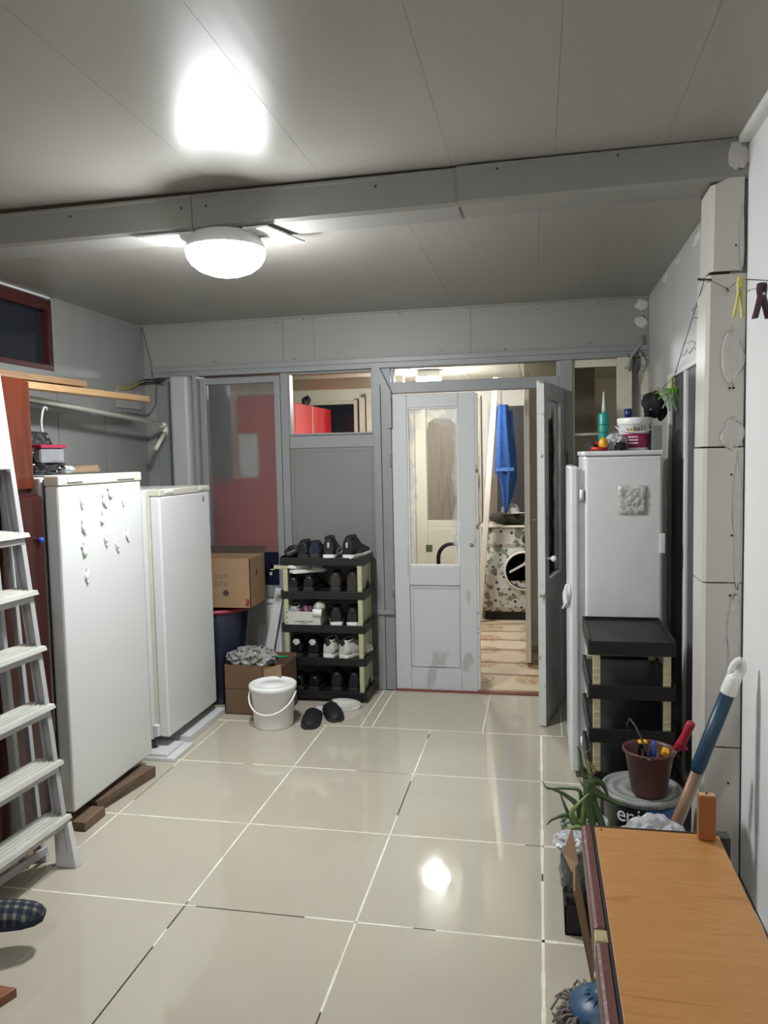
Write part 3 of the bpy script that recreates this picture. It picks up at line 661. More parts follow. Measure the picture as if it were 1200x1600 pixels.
# leaning pole
tag(MB().beam((.832, 5.20, 2.20), (.655, 5.22, .012), .05, .035, (1, 0, 0)).build('wooden_pole', CREAM, bevel=.004), 'tall cream board leaning beyond the double door', 'board')
tag(MB().box(.575, .60, 5.55, 5.60, 0.0, 1.55).box(.60, .655, 5.57, 5.585, .85, 2.05).box(.575, .66, 5.56, 5.58, .0, .03).build('clothes_bundle', stripes('brown_stained_board', [(.20, .13, .08), (.42, .37, .30), (.12, .08, .05)], 4, rough=.6, stretch=(6, 6, .8)), bevel=.003), 'narrow stained brown board left of the leaning board', 'board')
# dark cupboard behind washer
t = thing('tall_cupboard', 'tall dark grey cupboard behind the covered washing machine', 'cupboard', (1.15, KY-.1, 0))
MB().box(.80, 1.60, KY-.16, KY-.012, 0, 1.98).build('body', DARKCAB, t, bevel=.004)
MB().box(.81, 1.195, KY-.178, KY-.16, .03, 1.95).build('door', DARKCAB, t, bevel=.004)
MB().box(1.205, 1.59, KY-.178, KY-.16, .03, 1.95).build('door', DARKCAB, t, bevel=.004)
# washing machine
t = thing('washing_machine', 'washing machine in a floral silver cover beyond the open door', 'washing machine', (1.0, 5.55, 0))
m = MB(); rg = []
for z, e in ((.07, -.01), (.12, .03), (.30, .045), (.5, .03), (.66, -.01), (.70, .0), (.80, .0), (.84, .01), (.85, -.01)):
    x0, x1, y0, y1 = .66-e*1.2+(.06 if z > .6 else .0)*(z-.6)/.3, 1.30+e, 5.34-e, 5.78
    rg.append([Vector(p) for p in ((x0, y0+.08, z), (x0+.03, y0+.02, z), (x0+.09, y0, z), (x1-.08, y0, z), (x1-.02, y0+.03, z), (x1, y0+.1, z), (x1, y1, z), (x0, y1, z))])
m.rings(rg, smooth=False); m.build('cover', FLORAL, t, bevel=.006)
MB().box(.70, 1.28, 5.36, 5.76, .0, .075).build('base', BLACKM, t)
m = MB(); m.rings([[Vector((1.055+r*math.cos(a), y, .46+r*1.02*math.sin(a))) for a in [2*math.pi*i/32 for i in range(32)]] for r, y in ((.165, 5.30), (.170, 5.285), (.15, 5.275), (.15, 5.30))], cap=True)
m.build('porthole', BLACK, t)
m = MB(); m.tube([(1.055+.165*math.cos(2*math.pi*i/32), 5.288, .46+.168*math.sin(2*math.pi*i/32)) for i in range(33)], .012, 6); m.build('porthole_rim', CREAM, t)
MB().box(.66, 1.32, 5.32, 5.78, .85, .866).build('top', CREAMD, t, bevel=.004)
MB().prism([(.93, .44), (1.13, .55), (1.16, .60), (1.10, .58), (1.05, .53), (.93, .46)], 'y', 5.262, 5.273).build('foil_fold', FRIDGE, t)
t = thing('folded_cloth', 'dark folded cloth on the covered washing machine', 'cloth', (.95, 5.5, .866))
MB().blob((.93, 5.50, .925), .19, .12, .062, 3, .14, flat=.058).build('cloth', OLIVECLOTH, t)
t = thing('baseball_cap', 'grey and white cap on the folded cloth', 'cap', (.95, 5.45, .98))
MB().lathe([(.085, 0), (.09, .015), (.085, .05), (.06, .08), (.02, .095)], (.94, 5.47, .968), 18).build('crown', HATG, t)
MB().prism([(-.07, 0), (.07, 0), (.055, -.05), (0, -.07), (-.055, -.05)], 'z', 0, .006).build('visor', FRIDGE2, t, world=False).location = (.06, -.05, .0)
# towel on hook
t = thing('blue_towel', 'blue towel hanging beside the leaning board', 'towel', (.94, 5.12, 1.0))
m = MB(); rg = []
for z, w_, c_, d in ((1.95, .042, .895, .018), (1.80, .052, .895, .03), (1.62, .066, .900, .035), (1.45, .082, .905, .04), (1.36, .088, .906, .04), (1.33, .070, .912, .035), (1.22, .045, .915, .03), (1.10, .035, .915, .02), (1.03, .018, .912, .012), (1.0, .008, .910, .006)):
    rg.append([Vector((c_+w_*math.cos(a)*(1+.1*math.sin(3*a)), 5.12+d*math.sin(a)*(1+.35*math.sin(5*a)), z)) for a in [2*math.pi*i/20 for i in range(20)]])
m.rings(rg); m.build('cloth', TOWEL, t)
MB().rings([[Vector((.955+w_*math.cos(a), 5.15+.02*math.sin(a), z)) for a in [2*math.pi*i/12 for i in range(12)]] for z, w_ in ((1.9, .02), (1.5, .05), (1.3, .055), (1.2, .03), (1.12, .01))]).build('rear_fold', TOWEL, t)
MB().box(.825, .985, 5.077, 5.087, 1.37, 1.40).build('border', mat('light_blue_band', (.07, .17, .42), .9, var=.1), t)
MB().tube([(.88, 5.12, 1.92), (.88, 5.12, 2.20), (.88, 5.12, 2.228)], .004).build('hook', STEEL, t)
# inner cream leaf standing right of opening
d8 = struct(MB().box(1.098, 1.135, 3.79, 4.38, .02, 2.10).build('door_8', CREAM, bevel=.004), 'cream inner door leaf beyond the double door')
MB().blob((1.095, 3.81, .91), .02, .012, .03, 3, .1).build('handle', OLDWOOD, d8)
MB().box(1.09, 1.62, 4.38, 4.46, 0, 2.30).build('frame', CREAM, d8)
# chair behind closed leaf
t = thing('kitchen_chair', 'black curved chair back seen through the door pane', 'chair', (.66, 3.55, 0))
m = MB(); arc = [(.60+.10*math.cos(a), 3.62, .80+.10*math.sin(a)) for a in [math.pi*k/12 for k in range(13)]]
m.tube([(.70, 3.62, .45)]+arc+[(.50, 3.62, .45)], .014, 8); m.build('backrest', BLACK, t)
MB().box(.44, .76, 3.36, 3.66, .43, .46).build('seat', BLACK, t, bevel=.01)
for x in (.46, .74):
    for y in (3.38, 3.64): MB().tube([(x, y, 0), (x, y, .43)], .011).build('leg', STEEL, t)
t = tag(MB().box(.43, .475, 3.50, 3.505, .855, .905).build('leaf_picture', LEAFG2), 'small green sticker behind the door pane', 'sticker')
t.parent = None
# red wall cabinets of the kitchen (facing +x)
t = thing('red_cabinet', 'row of glossy red wall cabinets behind the small window', 'cabinet', (-1.0, 4.9, 1.35))
MB().box(-1.15, -.82, 4.0, 5.62, 1.30, 1.992).build('body', CREAMD, t)
for a, b in ((4.005, 4.48), (4.485, 4.96), (4.995, 5.27), (5.275, 5.62)):
    MB().box(-.82, -.80, a, b, 1.31, 1.988).build('door', REDCAB, t, bevel=.003)
MB().box(-.82, -.796, 4.965, 4.99, 1.31, 1.988).build('trim_strip', mat('bright_edge_strip', (.6, .55, .53), .25, .6, var=0), t)
tag(MB().blob((-.87, 5.05, 2.035), .035, .06, .042, 7, .3, flat=.04).build('dark_bundle', BLACKM), 'small dark bundle on top of the red cabinets', 'bundle')
# things behind the frosted door
t = thing('red_cupboard', 'glossy red cupboard blurred behind the frosted pane', 'cupboard', (-.68, 3.6, 0))
MB().box(-.925, -.62, 3.52, 3.60, 0.92, 1.98).build('body', REDCAB, t, bevel=.004)
MB().box(-1.40, -.62, 3.46, 3.62, .80, 1.385).build('worktop_unit', REDCAB, t, bevel=.004)
MB().box(-1.40, -.62, 3.46, 3.62, 0, .80).build('plinth', DARKCAB, t)
MB().box(-.905, -.765, 3.465, 3.518, 1.386, 1.70).build('white_canister', WHITE2, t, bevel=.01)
t = thing('grey_refrigerator', 'dark grey upright shape behind the frosted pane', 'refrigerator', (-1.15, 3.6, 0))
GREYDK = mat('dark_grey_enamel', (.10, .12, .12), .4, var=.1)
MB().box(-1.45, -.945, 3.40, 3.455, 1.39, 2.05).box(-1.45, -1.405, 3.40, 3.455, 0, 1.39).build('body', GREYDK, t, bevel=.004)
MB().box(-1.41, -.955, 3.385, 3.40, 1.41, 2.04).build('door', GREYDK, t, bevel=.003)

# ================================================================== FRIDGES (left)
t = thing('refrigerator', 'taller white refrigerator with white bird magnets beside the ladder', 'refrigerator', (-1.03, 1.36, 0.065), group=None)
MB().box(-1.38, -.775, 1.04, 1.69, .065, 1.462).build('body', FRIDGE2, t, bevel=.006)
MB().box(-.775, -.757, 1.055, 1.68, .08, 1.455).build('seal', GAP, t)
MB().box(-.757, -.692, 1.035, 1.69, .075, 1.428).build('door', FRIDGE, t, bevel=.010)
MB().box(-.757, -.688, 1.033, 1.692, 1.428, 1.470).build('door_cap', FRYEL, t, bevel=.006)
for a, b in ((1.09, 1.20), (1.47, 1.62)): MB().box(-.69, -.682, a, b, 1.440, 1.462).build('cap_grip', FRIDGE, t, bevel=.003)
for y in (1.09, 1.64): MB().lathe([(.02, 0), (.02, .035)], (-.80, y, .03), 12).build('foot', BLACK, t)
birds = [(1.189, 1.358), (1.354, 1.348), (1.408, 1.378), (1.515, 1.350), (1.188, 1.248), (1.337, 1.268), (1.355, 1.178), (1.534, 1.180), (1.189, 1.144), (1.447, 1.141), (1.196, 1.040)]
where = ['in the left column, topmost', 'left of the pair near the top', 'small and topmost on the door', 'at the top right', 'second down the left column', 'in the middle, below the top pair', 'in the middle, third down', 'lowest at the right', 'third down the left column', 'lowest in the middle', 'at the foot of the left column']
def bird_mesh(kind):
    m = MB(); b = (1, .85, 1.1)[kind]
    m.blob((.004, 0, 0), .008, .011*b, .019, kind, .12, 12, 8)
    if kind == 0:
        m.blob((.006, .003, .019), .006, .007, .008, 1, .05, 8, 6); m.tube([(.004, 0, -.016), (.004, .004, -.034)], [.006, .002], 6)
    elif kind == 1:
        m.prism([(0, .0), (.016, .02), (.004, .016), (-.006, .028), (-.004, .004)], 'x', 0, .008); m.tube([(.004, .004, -.014), (.004, .012, -.034)], [.006, .002], 6)
    else:
        m.prism([(0, .005), (-.012, .028), (.004, .022), (.008, .036), (.012, .006)], 'x', 0, .007)
    return m
protos = []
MAGN = mat('painted_magnet', (.72, .72, .71), .35, var=.02)
for i, ((y, z), wd) in enumerate(zip(birds, where)):
    k = i % 3
    if i < 3:
        o = bird_mesh(k).build('fridge_magnet', MAGN); protos.append(o)
    else:
        o = protos[k].copy(); COL.objects.link(o)
    tag(o, 'white bird-shaped fridge magnet '+wd, 'magnet', 'bird magnets on the taller fridge')
    o.location = (-.6915, y, z); o.rotation_euler = (R(random.uniform(-20, 20)), 0, 0); o.scale = (1, 1.05, 1.1)

t = thing('refrigerator', 'shorter white refrigerator with yellowed top trim, nearer the back wall', 'refrigerator', (-1.03, 2.15, .065))
MB().box(-1.36, -.765, 1.83, 2.475, .085, 1.375).build('body', FRIDGE, t, bevel=.006)
MB().box(-.765, -.752, 1.86, 2.47, .10, 1.36).build('seal', FRYEL, t)
MB().box(-.752, -.695, 1.875, 2.48, .085, 1.34).build('door', FRIDGE, t, bevel=.009)
MB().box(-.757, -.692, 1.873, 2.482, 1.34, 1.376).build('door_cap', FRYEL, t, bevel=.005)
for a, b in ((1.93, 2.02), (2.34, 2.44)): MB().box(-.693, -.687, a, b, 1.352, 1.37).build('cap_grip', FRIDGE, t, bevel=.003)
MB().box(-.7655, -.735, 1.832, 1.862, .10, .16).build('hinge', FRIDGE2, t, bevel=.004)
MB().prism([(2.385, 1.285), (2.398, 1.285), (2.392, 1.318)], 'x', -.6955, -.692).build('badge', DSTEEL, t)
for y in (1.86, 2.44): MB().lathe([(.018, 0), (.018, .055)], (-.785, y, .034), 12).build('foot', DSTEEL, t)

# battens and boards under fridges
def single(m, name, material, label, cat, bevel=.002, group=None):
    return tag(m.build(name, material, bevel=bevel), label, cat, group)
single(MB().box(-1.30, -.645, 1.03, 1.18, 0, .040), 'wooden_board', stripes('dull_brown_board', [(.12, .075, .045), (.17, .11, .065)], 5, rough=.7, stretch=(6, .6, 6)), 'brown board under the near corner of the taller fridge', 'board')
single(MB().beam((-.735, 1.20, .026), (-.672, 1.60, .026), .09, .05, (1, 0, 0)), 'wooden_batten', OLDWOOD, 'thick dark timber batten lying along the taller fridge front', 'timber')
single(MB().box(-1.28, -.70, 1.42, 1.66, 0.0, .030), 'white_tile_offcut', FRIDGE2, 'pale slab under the far end of the taller fridge', 'slab')
single(MB().box(-1.20, -.620, 1.77, 2.0, 0, .017), 'white_slab', FRIDGE, 'white slab under the near foot of the shorter fridge, lower of two', 'slab')
single(MB().box(-1.18, -.665, 1.78, 1.97, .017, .033), 'white_slab', FRIDGE2, 'white slab under the near foot of the shorter fridge, upper of two', 'slab')
single(MB().box(-1.10, -.662, 2.04, 2.52, 0, .033), 'white_slab', FRIDGE2, 'long white board under the far end of the shorter fridge', 'slab')

# on top of the fridges
t = thing('black_bag', 'crumpled black plastic bag on the taller fridge', 'bag', (-.95, 1.24, 1.47))
MB().bag((-.97, 1.26, 1.505), .12, .15, .042, 5, .30, 44, 20, flat=.035).build('crumpled_body', BLACKBAG, t)
MB().prism([(-.15, 0), (-.05, .0), (.16, .0), (.20, .03), (.12, .155), (-.10, .16)], 'x', 0, .03).build('upright_fold', BLACKBAG, t, world=False, bevel=.008).location = (-.05, .03, .035)
t = thing('plastic_container', 'grey container with a red zip band inside the black bag', 'container', (-.88, 1.24, 1.50))
MB().box(-.895, -.855, 1.17, 1.335, 1.52, 1.585).build('body', mat('smoky_plastic', (.16, .16, .17), .25, var=.2, scale=10), t, bevel=.01)
MB().box(-.897, -.850, 1.165, 1.345, 1.585, 1.600).build('band', PINKR, t, bevel=.004)
t = thing('wooden_brush_handle', 'flat wooden handle in clear film beside the black bag', 'handle', (-.9, 1.55, 1.47))
MB().rings([[Vector((-.93+x, y, 1.474+z)) for x, z in ((-.035*w_, 0), (.035*w_, 0), (.03*w_, .03*h), (-.03*w_, .03*h))] for y, w_, h in ((1.38, .7, .8), (1.46, 1, 1), (1.66, 1, 1.2), (1.70, .6, .8), (1.715, .3, .4))], smooth=False).build('handle', stripes('plywood_brown', [(.12, .075, .04), (.18, .115, .06), (.10, .065, .035)], 4, rough=.5, stretch=(8, 1, 8)), t, bevel=.004)
MB().bag((-.93, 1.42, 1.490), .045, .06, .020, 9, .35, flat=.019).build('film', CLEARW, t)
t = thing('jar', 'small jar with a gold lid on the shorter fridge', 'jar', (-1.0, 2.22, 1.376))
MB().lathe([(.036, 0), (.038, .004), (.038, .028)], (-1.05, 2.22, 1.376), 20).build('glass', GLASSJAR, t)
MB().lathe([(.040, .028), (.041, .030), (.041, .045), (.037, .047)], (-1.05, 2.22, 1.376), 20).build('lid', BRASS, t)
t = thing('jar', 'small jar with a dark green lid behind the taller fridge edge', 'jar', (-1.1, 2.17, 1.376))
MB().lathe([(.030, 0), (.032, .03)], (-1.12, 2.16, 1.376), 18).build('glass', GLASSJAR, t)
MB().lathe([(.034, .03), (.035, .045), (.030, .047)], (-1.12, 2.16, 1.376), 18).build('lid', GREENLID, t)

# ================================================================== MAHOGANY WARDROBE + planks
t = thing('wardrobe', 'tall glossy mahogany wardrobe behind the stepladder', 'wardrobe', (-1.1, .6, 0))
MB().box(-1.39, -.795, .15, 1.018, 1.405, 1.855).build('upper_body', MAHOG, t, bevel=.003)
MB().box(-1.39, -.775, .15, 1.022, .10, 1.40).build('body', MAHOD, t, bevel=.003)
MB().box(-.775, -.758, .59, 1.020, .12, 1.39).build('door', MAHOD, t, bevel=.004)
MB().box(-.775, -.758, .155, .583, .12, 1.39).build('door', MAHOD, t, bevel=.004)
MB().box(-.795, -.782, .59, 1.012, 1.42, 1.845).build('door', MAHOG, t, bevel=.004)
MB().box(-.795, -.782, .155, .583, 1.42, 1.845).build('door', MAHOG, t, bevel=.004)
k = MB().lathe([(.004, 0), (.011, .006), (.013, .016), (.008, .022), (.001, .023)], (0, 0, 0), 12).build('knob', BLUECAP, t, world=False)
k.matrix_local = Matrix.Translation((-.758+1.1, .985-.6, 1.215)) @ Matrix.Rotation(R(90), 4, 'Y')
MB().box(-1.38, -.79, .17, 1.0, .085, .10).build('base_board', OLDWOOD, t)
for y0, lab in ((.16, 'yellow timber batten under the wardrobe, nearer the camera'), (.86, 'yellow timber batten under the wardrobe, nearer the fridge')):
    single(MB().box(-1.36, -.795, y0, y0+.12, 0, .085), 'timber_batten', PINE, lab, 'timber', group='battens under the wardrobe')
single(MB().beam((-.765, .05, .035), (-.755, .83, .035), .05, .07, (1, 0, 0)), 'timber_rail', PINE, 'long yellow timber lying under the wardrobe front behind the ladder', 'timber')

single(MB().beam((-1.13, .35, 1.905), (-1.13, 1.90, 1.925), .09, .03, (1, 0, 0)), 'short_plank', PINED, 'short brown plank on top, over the long pine plank', 'plank')
single(MB().beam((-1.12, .30, 1.869), (-1.12, 2.55, 1.893), .07, .032, (1, 0, 0)), 'long_plank', PINE, 'long pine plank sticking out over the taller fridge', 'plank')
t = thing('plastic_pipe', 'bent off-white plastic pipe sticking out under the planks', 'pipe', (-1.2, 1.6, 1.86))
MB().tube([(-1.21, .45, 1.892), (-1.21, 1.0, 1.8725), (-1.21, 1.5, 1.842), (-1.21, 2.95, 1.757)], .0135, 12).build('pipe', mat('offwhite_pipe', (.55, .55, .48), .45, var=.1, scale=12), t)
MB().tube([(-1.21, 2.92, 1.757), (-1.21, 2.965, 1.755), (-1.208, 2.975, 1.74), (-1.2, 2.95, 1.70)], .019, 12).build('elbow', FRYEL, t)
MB().tube([(-1.202, 2.955, 1.71), (-1.19, 2.80, 1.60)], .013, 12).build('short_pipe', mat('offwhite_pipe', (.55, .55, .48)), t)
single(MB().beam((-1.32, .5, 1.897), (-1.32, 2.25, 1.795), .10, .02, (1, 0, 0)), 'grey_board', GREYBOARD, 'thin grey board under the pipe and planks', 'board')
t = thing('clothes_hanger', 'pale wire hanger hook above the black bag', 'hanger', (-1.0, 1.3, 1.6))
MB().tube([(-1.03, 1.44+dy, z) for dy, z in ((0.035, 1.765), (.03, 1.778), (.015, 1.778), (.0, 1.755), (-.012, 1.71), (-.010, 1.67), (0, 1.635), (.0, 1.58), (.0, 1.495))], .005, 8).build('hook', mat('pale_wire', (.42, .42, .40), .4, var=.1), t)
MB().tube([(-1.03, 1.415, 1.635), (-1.03, 1.475, 1.638)], .005).build('collar', WIREG, t)
# wiring and patched hole by the corner
t = thing('cable', 'yellow and grey cable by the left back corner', 'cable', (-1.38, 2.75, 1.98))
MB().tube([(-1.412, 2.74, 1.995), (-1.40, 2.82, 1.985), (-1.395, 2.92, 2.01), (-1.39, 3.0, 2.045)], .009, 8).build('yellow_sleeve', mat('dirty_yellow', (.28, .24, .06), .5, var=.1), t)
MB().tube([(-1.39, 2.99, 2.04), (-1.37, 3.06, 2.06), (-1.30, 3.09, 2.055), (-1.2, 2.99, 2.055)], [.011, .014, .012, .008], 8).build('grey_sleeve', DSTEEL, t)
MB().tube([(-1.412, 2.80, 1.845), (-1.405, 3.0, 1.835), (-1.38, 3.09, 1.84), (-1.34, 3.11, 1.9), (-1.33, 3.11, 2.04)], .005, 6).build('thin_cable', WIREG, t)
single(MB().box(XL+.0005, XL+.010, 2.735, 3.05, 1.865, 1.985), 'patch_board', mat('patch_board_paint', (.30, .30, .285), .6, var=.1, scale=9), 'pale patch board on the left wall under the cable', 'board')

# ================================================================== STEPLADDER
t = thing('stepladder', 'folded white painted stepladder at the left edge', 'ladder', (-.6, .55, 0))
RB, RT = Vector((-.545, .79, 0.0)), Vector((-.742, .775, 1.96))
LB, LT = Vector((-.575, .30, 0.0)), Vector((-.742, .375, 1.96))
def rail(p0, p1, inner, t_=t, name='rail'):
    m = MB(); d = p1-p0; n = 1
    # channel: front flange + side web
    off = Vector((-.018, 0, 0))
    m.beam(p0+off, p1+off, .006, .038)                     # web
    s_ = inner
    m.beam(p0+Vector((0, s_*.010, 0)), p1+Vector((0, s_*.010, 0)), .024, .005)
    m.beam(p0+Vector((-.036, s_*.010, 0)), p1+Vector((-.036, s_*.010, 0)), .024, .005)
    return m.build(name, ALU, t_, bevel=.001)
rail(RB, RT, -1); rail(LB, LT, 1)
MB().rings([[Vector(p) for p in ((-.515, .765, 0), (-.512, .80, 0), (-.60, .802, 0), (-.60, .765, 0))], [Vector(p) for p in ((-.535, .770, .10), (-.533, .798, .10), (-.605, .798, .10), (-.605, .770, .10))], [Vector(p) for p in ((-.545, .772, .17), (-.545, .796, .17), (-.61, .796, .17), (-.61, .772, .17))]], smooth=False).build('foot', FRIDGE2, t, bevel=.003)
RRB, RRT = Vector((-.685, .800, 0.0)), Vector((-.762, .77, 1.80))
m = MB(); m.beam(RRB, RRT, .006, .03); m.beam(RRB+Vector((.015, -.008, 0)), RRT+Vector((.015, -.008, 0)), .02, .004); m.build('rear_rail', ALU, t, bevel=.001)
m = MB(); a = Vector((-.69, .70, .02)); b = Vector((-.760, .68, 1.80)); m.beam(a, b, .006, .03); m.beam(a+Vector((.015, .008, 0)), b+Vector((.015, .008, 0)), .018, .004); m.build('rear_rail', ALU, t, bevel=.001)
MB().beam((-.66, .80, .045), (-.72, .30, .045), .03, .012, (0, 0, 1)).build('rear_brace', ALU, t, bevel=.002)
MB().box(-.71, -.655, .785, .81, 0, .05).build('rear_foot', FRIDGE2, t, bevel=.003)
for z in (.195, .405, .62, .84, 1.05, 1.265):
    f = z/1.96; pr = RB.lerp(RT, f); plf = LB.lerp(LT, f)
    m = MB()
    # tread top plate with curled nose, trapezoid lip at right end
    xr, yr, xl, yl = pr.x, pr.y, plf.x, plf.y
    m.hexa([(xr+.022, yr+.012, z-.016), (xr-.070, yr-.018, z-.016), (xl-.070, yl+.018, z-.016), (xl+.022, yl-.012, z-.016)],
           [(xr+.016, yr+.012, z+.0), (xr-.070, yr-.018, z+.012), (xl-.070, yl+.018, z+.012), (xl+.016, yl-.012, z+.0)])
    for q in (.015, .030, .045, .060):
        m.hexa([(xr+.014-q, yr-.004, z+.002), (xr+.009-q, yr-.004, z+.002), (xl+.009-q, yl+.004, z+.002), (xl+.014-q, yl-.004, z+.002)],
               [(xr+.013-q, yr-.004, z+.005+q*.14), (xr+.010-q, yr-.004, z+.005+q*.14), (xl+.010-q, yl+.004, z+.005+q*.14), (xl+.013-q, yl-.004, z+.005+q*.14)])
    o = m.build('tread', TREAD, t, bevel=.0015)
    MB().beam((xr+.006, yr-.004, z-.030), (xl+.006, yl+.004, z-.030), .020, .006, (0, 0, 1)).build('tread_brace', ALU, o, bevel=.001)
for P in (RT, LT):
    MB().box(P.x-.055, P.x+.008, P.y-.022, P.y+.016, P.z-.10, P.z+.03).build('top_cap', LADW, t, bevel=.014)
MB().rings([[Vector((x, y, z)) for x in (-.708, -.690) for z in (0, 1)] for y in (0, 1)], cap=False) if False else None
m = MB(); pts = [(.42, 1.50), (.735, 1.50), (.748, 1.513), (.748, 1.60), (.728, 1.735), (.715, 1.75), (.42, 1.75)]
m.add([Vector((-.692-(z-1.5)*.08, y, z)) for y, z in pts]+[Vector((-.674-(z-1.5)*.08, y, z)) for y, z in pts], [tuple(range(7)), tuple(reversed(range(7, 14)))]+[(i, i+7, (i+1) % 7+7, (i+1) % 7) for i in range(7)])
m.build('platform', LADW, t, bevel=.004)
for z, y in ((1.735, .757), (1.505, .762)):
    k = MB().lathe([(.015, 0), (.015, .004), (.011, .010), (.003, .013)], (0, 0, 0), 14).build('bolt', BUCKW, t, world=False)
    k.matrix_local = Matrix.Translation((RB.lerp(RT, z/1.96).x-.008+.6, y-.55, z)) @ Matrix.Rotation(R(90), 4, 'Y')

# ================================================================== SLIPPERS (left foreground)
def shoe_rings(prof, zf, y0=0, n=14):
    return None
def slipper(label, loc, rz, top, sole, name='slipper', cat='slipper', group=None):
    t = local(thing(name, label, cat, loc, rz, group))
    out = [(0, .034), (.03, .044), (.10, .044), (.17, .053), (.22, .053), (.255, .042), (.275, .020)]
    def ring(k, z): # outline loop
        L = [Vector((-w_*k, y, z)) for y, w_ in out]+[Vector((w_*k, y, z)) for y, w_ in reversed(out)]
        return L
    MB().rings([ring(1, 0), ring(1.02, .012), ring(.98, .022)], smooth=False).build('sole', sole, t, bevel=.002)
    m = MB(); rg = []
    for y, w_, h in ((.10, .050, .052), (.15, .055, .054), (.20, .055, .047), (.24, .047, .036), (.265, .030, .026), (.279, .010, .016)):
        rg.append([Vector((w_*math.cos(a), y, .014+h*math.sin(a)**.8 if math.sin(a) > 0 else .014)) for a in [math.pi*i/12 for i in range(13)]])
    rg2 = [[Vector((v.x*.9, v.y, max(.02, v.z-.004))) for v in r] for r in rg]
    m.rings(rg, cap=False, close=False); m.rings(rg2, cap=False, close=False)
    m.build('upper', top, t)
    MB().tube([v+Vector((0, -.001, 0)) for v in rg[0]], .0035, 6).build('binding', NAVYF, t)
    return t
slipper('plaid cloth slipper sticking in from the left edge', (-.590, .225, .095), R(-68), PLAID, NAVYF)
o = slipper('dark slipper just showing at the lower left corner', (-.535, -.075, .029), R(-75), NAVYF, SOLEB)
single(MB().box(-.95, -.50, .10, .34, .072, .094).box(-.93, -.90, .12, .32, 0, .072).box(-.56, -.53, .12, .32, 0, .072), 'low_stool', PINED, 'low wooden footstool under the plaid slipper', 'stool')
single(MB().prism([(-.70, -.25), (-.40, -.22), (-.275, .11), (-.62, .12)], 'z', 0, .028), 'wooden_board', stripes('reddish_board', [(.20, .075, .035), (.26, .10, .05)], 4, rough=.5, stretch=(1, 6, 1)), 'corner of a reddish board lying at the lower left', 'board')

# ================================================================== SHOES
def shoe(label, loc, rz, upper, sole, L=.285, hi=.0, tab=None, side=None, laces=None, name='shoe', cat='shoe', group=None, tilt=0):
    t = local(thing(name, label, cat, loc, rz, group))
    k = L/.285
    out = [(0, .026), (.012, .037), (.06, .041), (.12, .041), (.18, .050), (.225, .050), (.26, .040), (.282, .016)]
    def loop(s, z0, toe): return [Vector((-w_*s, y*k, z0+(toe*(y/.28)**4))) for y, w_ in out]+[Vector((w_*s, y*k, z0+(toe*(y/.28)**4))) for y, w_ in reversed(out)]
    MB().rings([loop(.97, 0, .008), loop(1.04, .012, .008), loop(1.02, .026, .006)], smooth=False).build('sole', sole, t, bevel=.003)
    m = MB(); rg = []
    prof = [(.002, .026, .058+hi), (.010, .036, .070+hi), (.04, .040, .068+hi), (.08, .041, .062+hi), (.12, .042, .072+hi*.8), (.15, .046, .066), (.19, .049, .052), (.225, .048, .040), (.255, .040, .032), (.275, .022, .020), (.281, .010, .010)]
    for y, w_, h in prof:
        r = []
        for i in range(13):
            a = math.pi*i/12; c = math.cos(a); s_ = math.sin(a)
            squeeze = 1-.16*(s_**2)*(h/.1)
            r.append(Vector((w_*(abs(c)**.7)*(1 if c > 0 else -1)*squeeze, y*k, .022+h*(s_**.75 if s_ > 0 else 0))))
        rg.append(r)
    m.rings(rg, cap=True, close=True); m.build('upper', upper, t)
    # collar opening: dark hollow with padded rim
    zc = .022+.068+hi
    el = [(math.cos(a), math.sin(a)) for a in [2*math.pi*i/18 for i in range(18)]]
    MB().rings([[Vector((.024*c, (.060+.044*s_)*k, zc+.002+.006*s_)) for c, s_ in el], [Vector((.010*c, (.060+.030*s_)*k, zc-.004+.006*s_)) for c, s_ in el]]).build('lining', BLACKM, t)
    MB().tube([Vector((.028*c, (.060+.048*s_)*k, zc-.001+.008*s_)) for c, s_ in el+el[:1]], .0055, 6).build('collar', upper, t)
    if tab:
        MB().rings([[Vector((x, y, z)) for x, y in ((-.024*q, .003), (0, -.006), (.024*q, .003), (.016*q, .014), (-.016*q, .014))] for q, z in ((.55, .058+hi), (.75, .068+hi), (1.1, .072+hi), (.6, .093+hi))], smooth=False).build('heel_tab', tab, t, bevel=.002)
    if side:
        for sx in (-1, 1):
            MB().rings([[Vector((sx*(w_+.0065), y*k, z)) for z in (.024, .024+h)]+[Vector((sx*(w_+.001), y*k, z)) for z in (.024+h, .024)] for y, w_, h in ((.05, .034, .016), (.12, .035, .035), (.17, .040, .030), (.22, .041, .012))], smooth=False).build('side_stripe', side, t)
    if laces:
        m = MB()
        for q in range(4):
            y = (.118+.017*q)*k; z = .022+.075+hi*.5-.009*q-(.004 if q > 1 else 0)
            m.tube([(-.019, y, z-.012), (0, y+.003, z), (.019, y, z-.012)], .0028, 6)
        m.build('laces', laces, t)
    return t
GRP = 'shoes on the black shoe rack by the back wall'
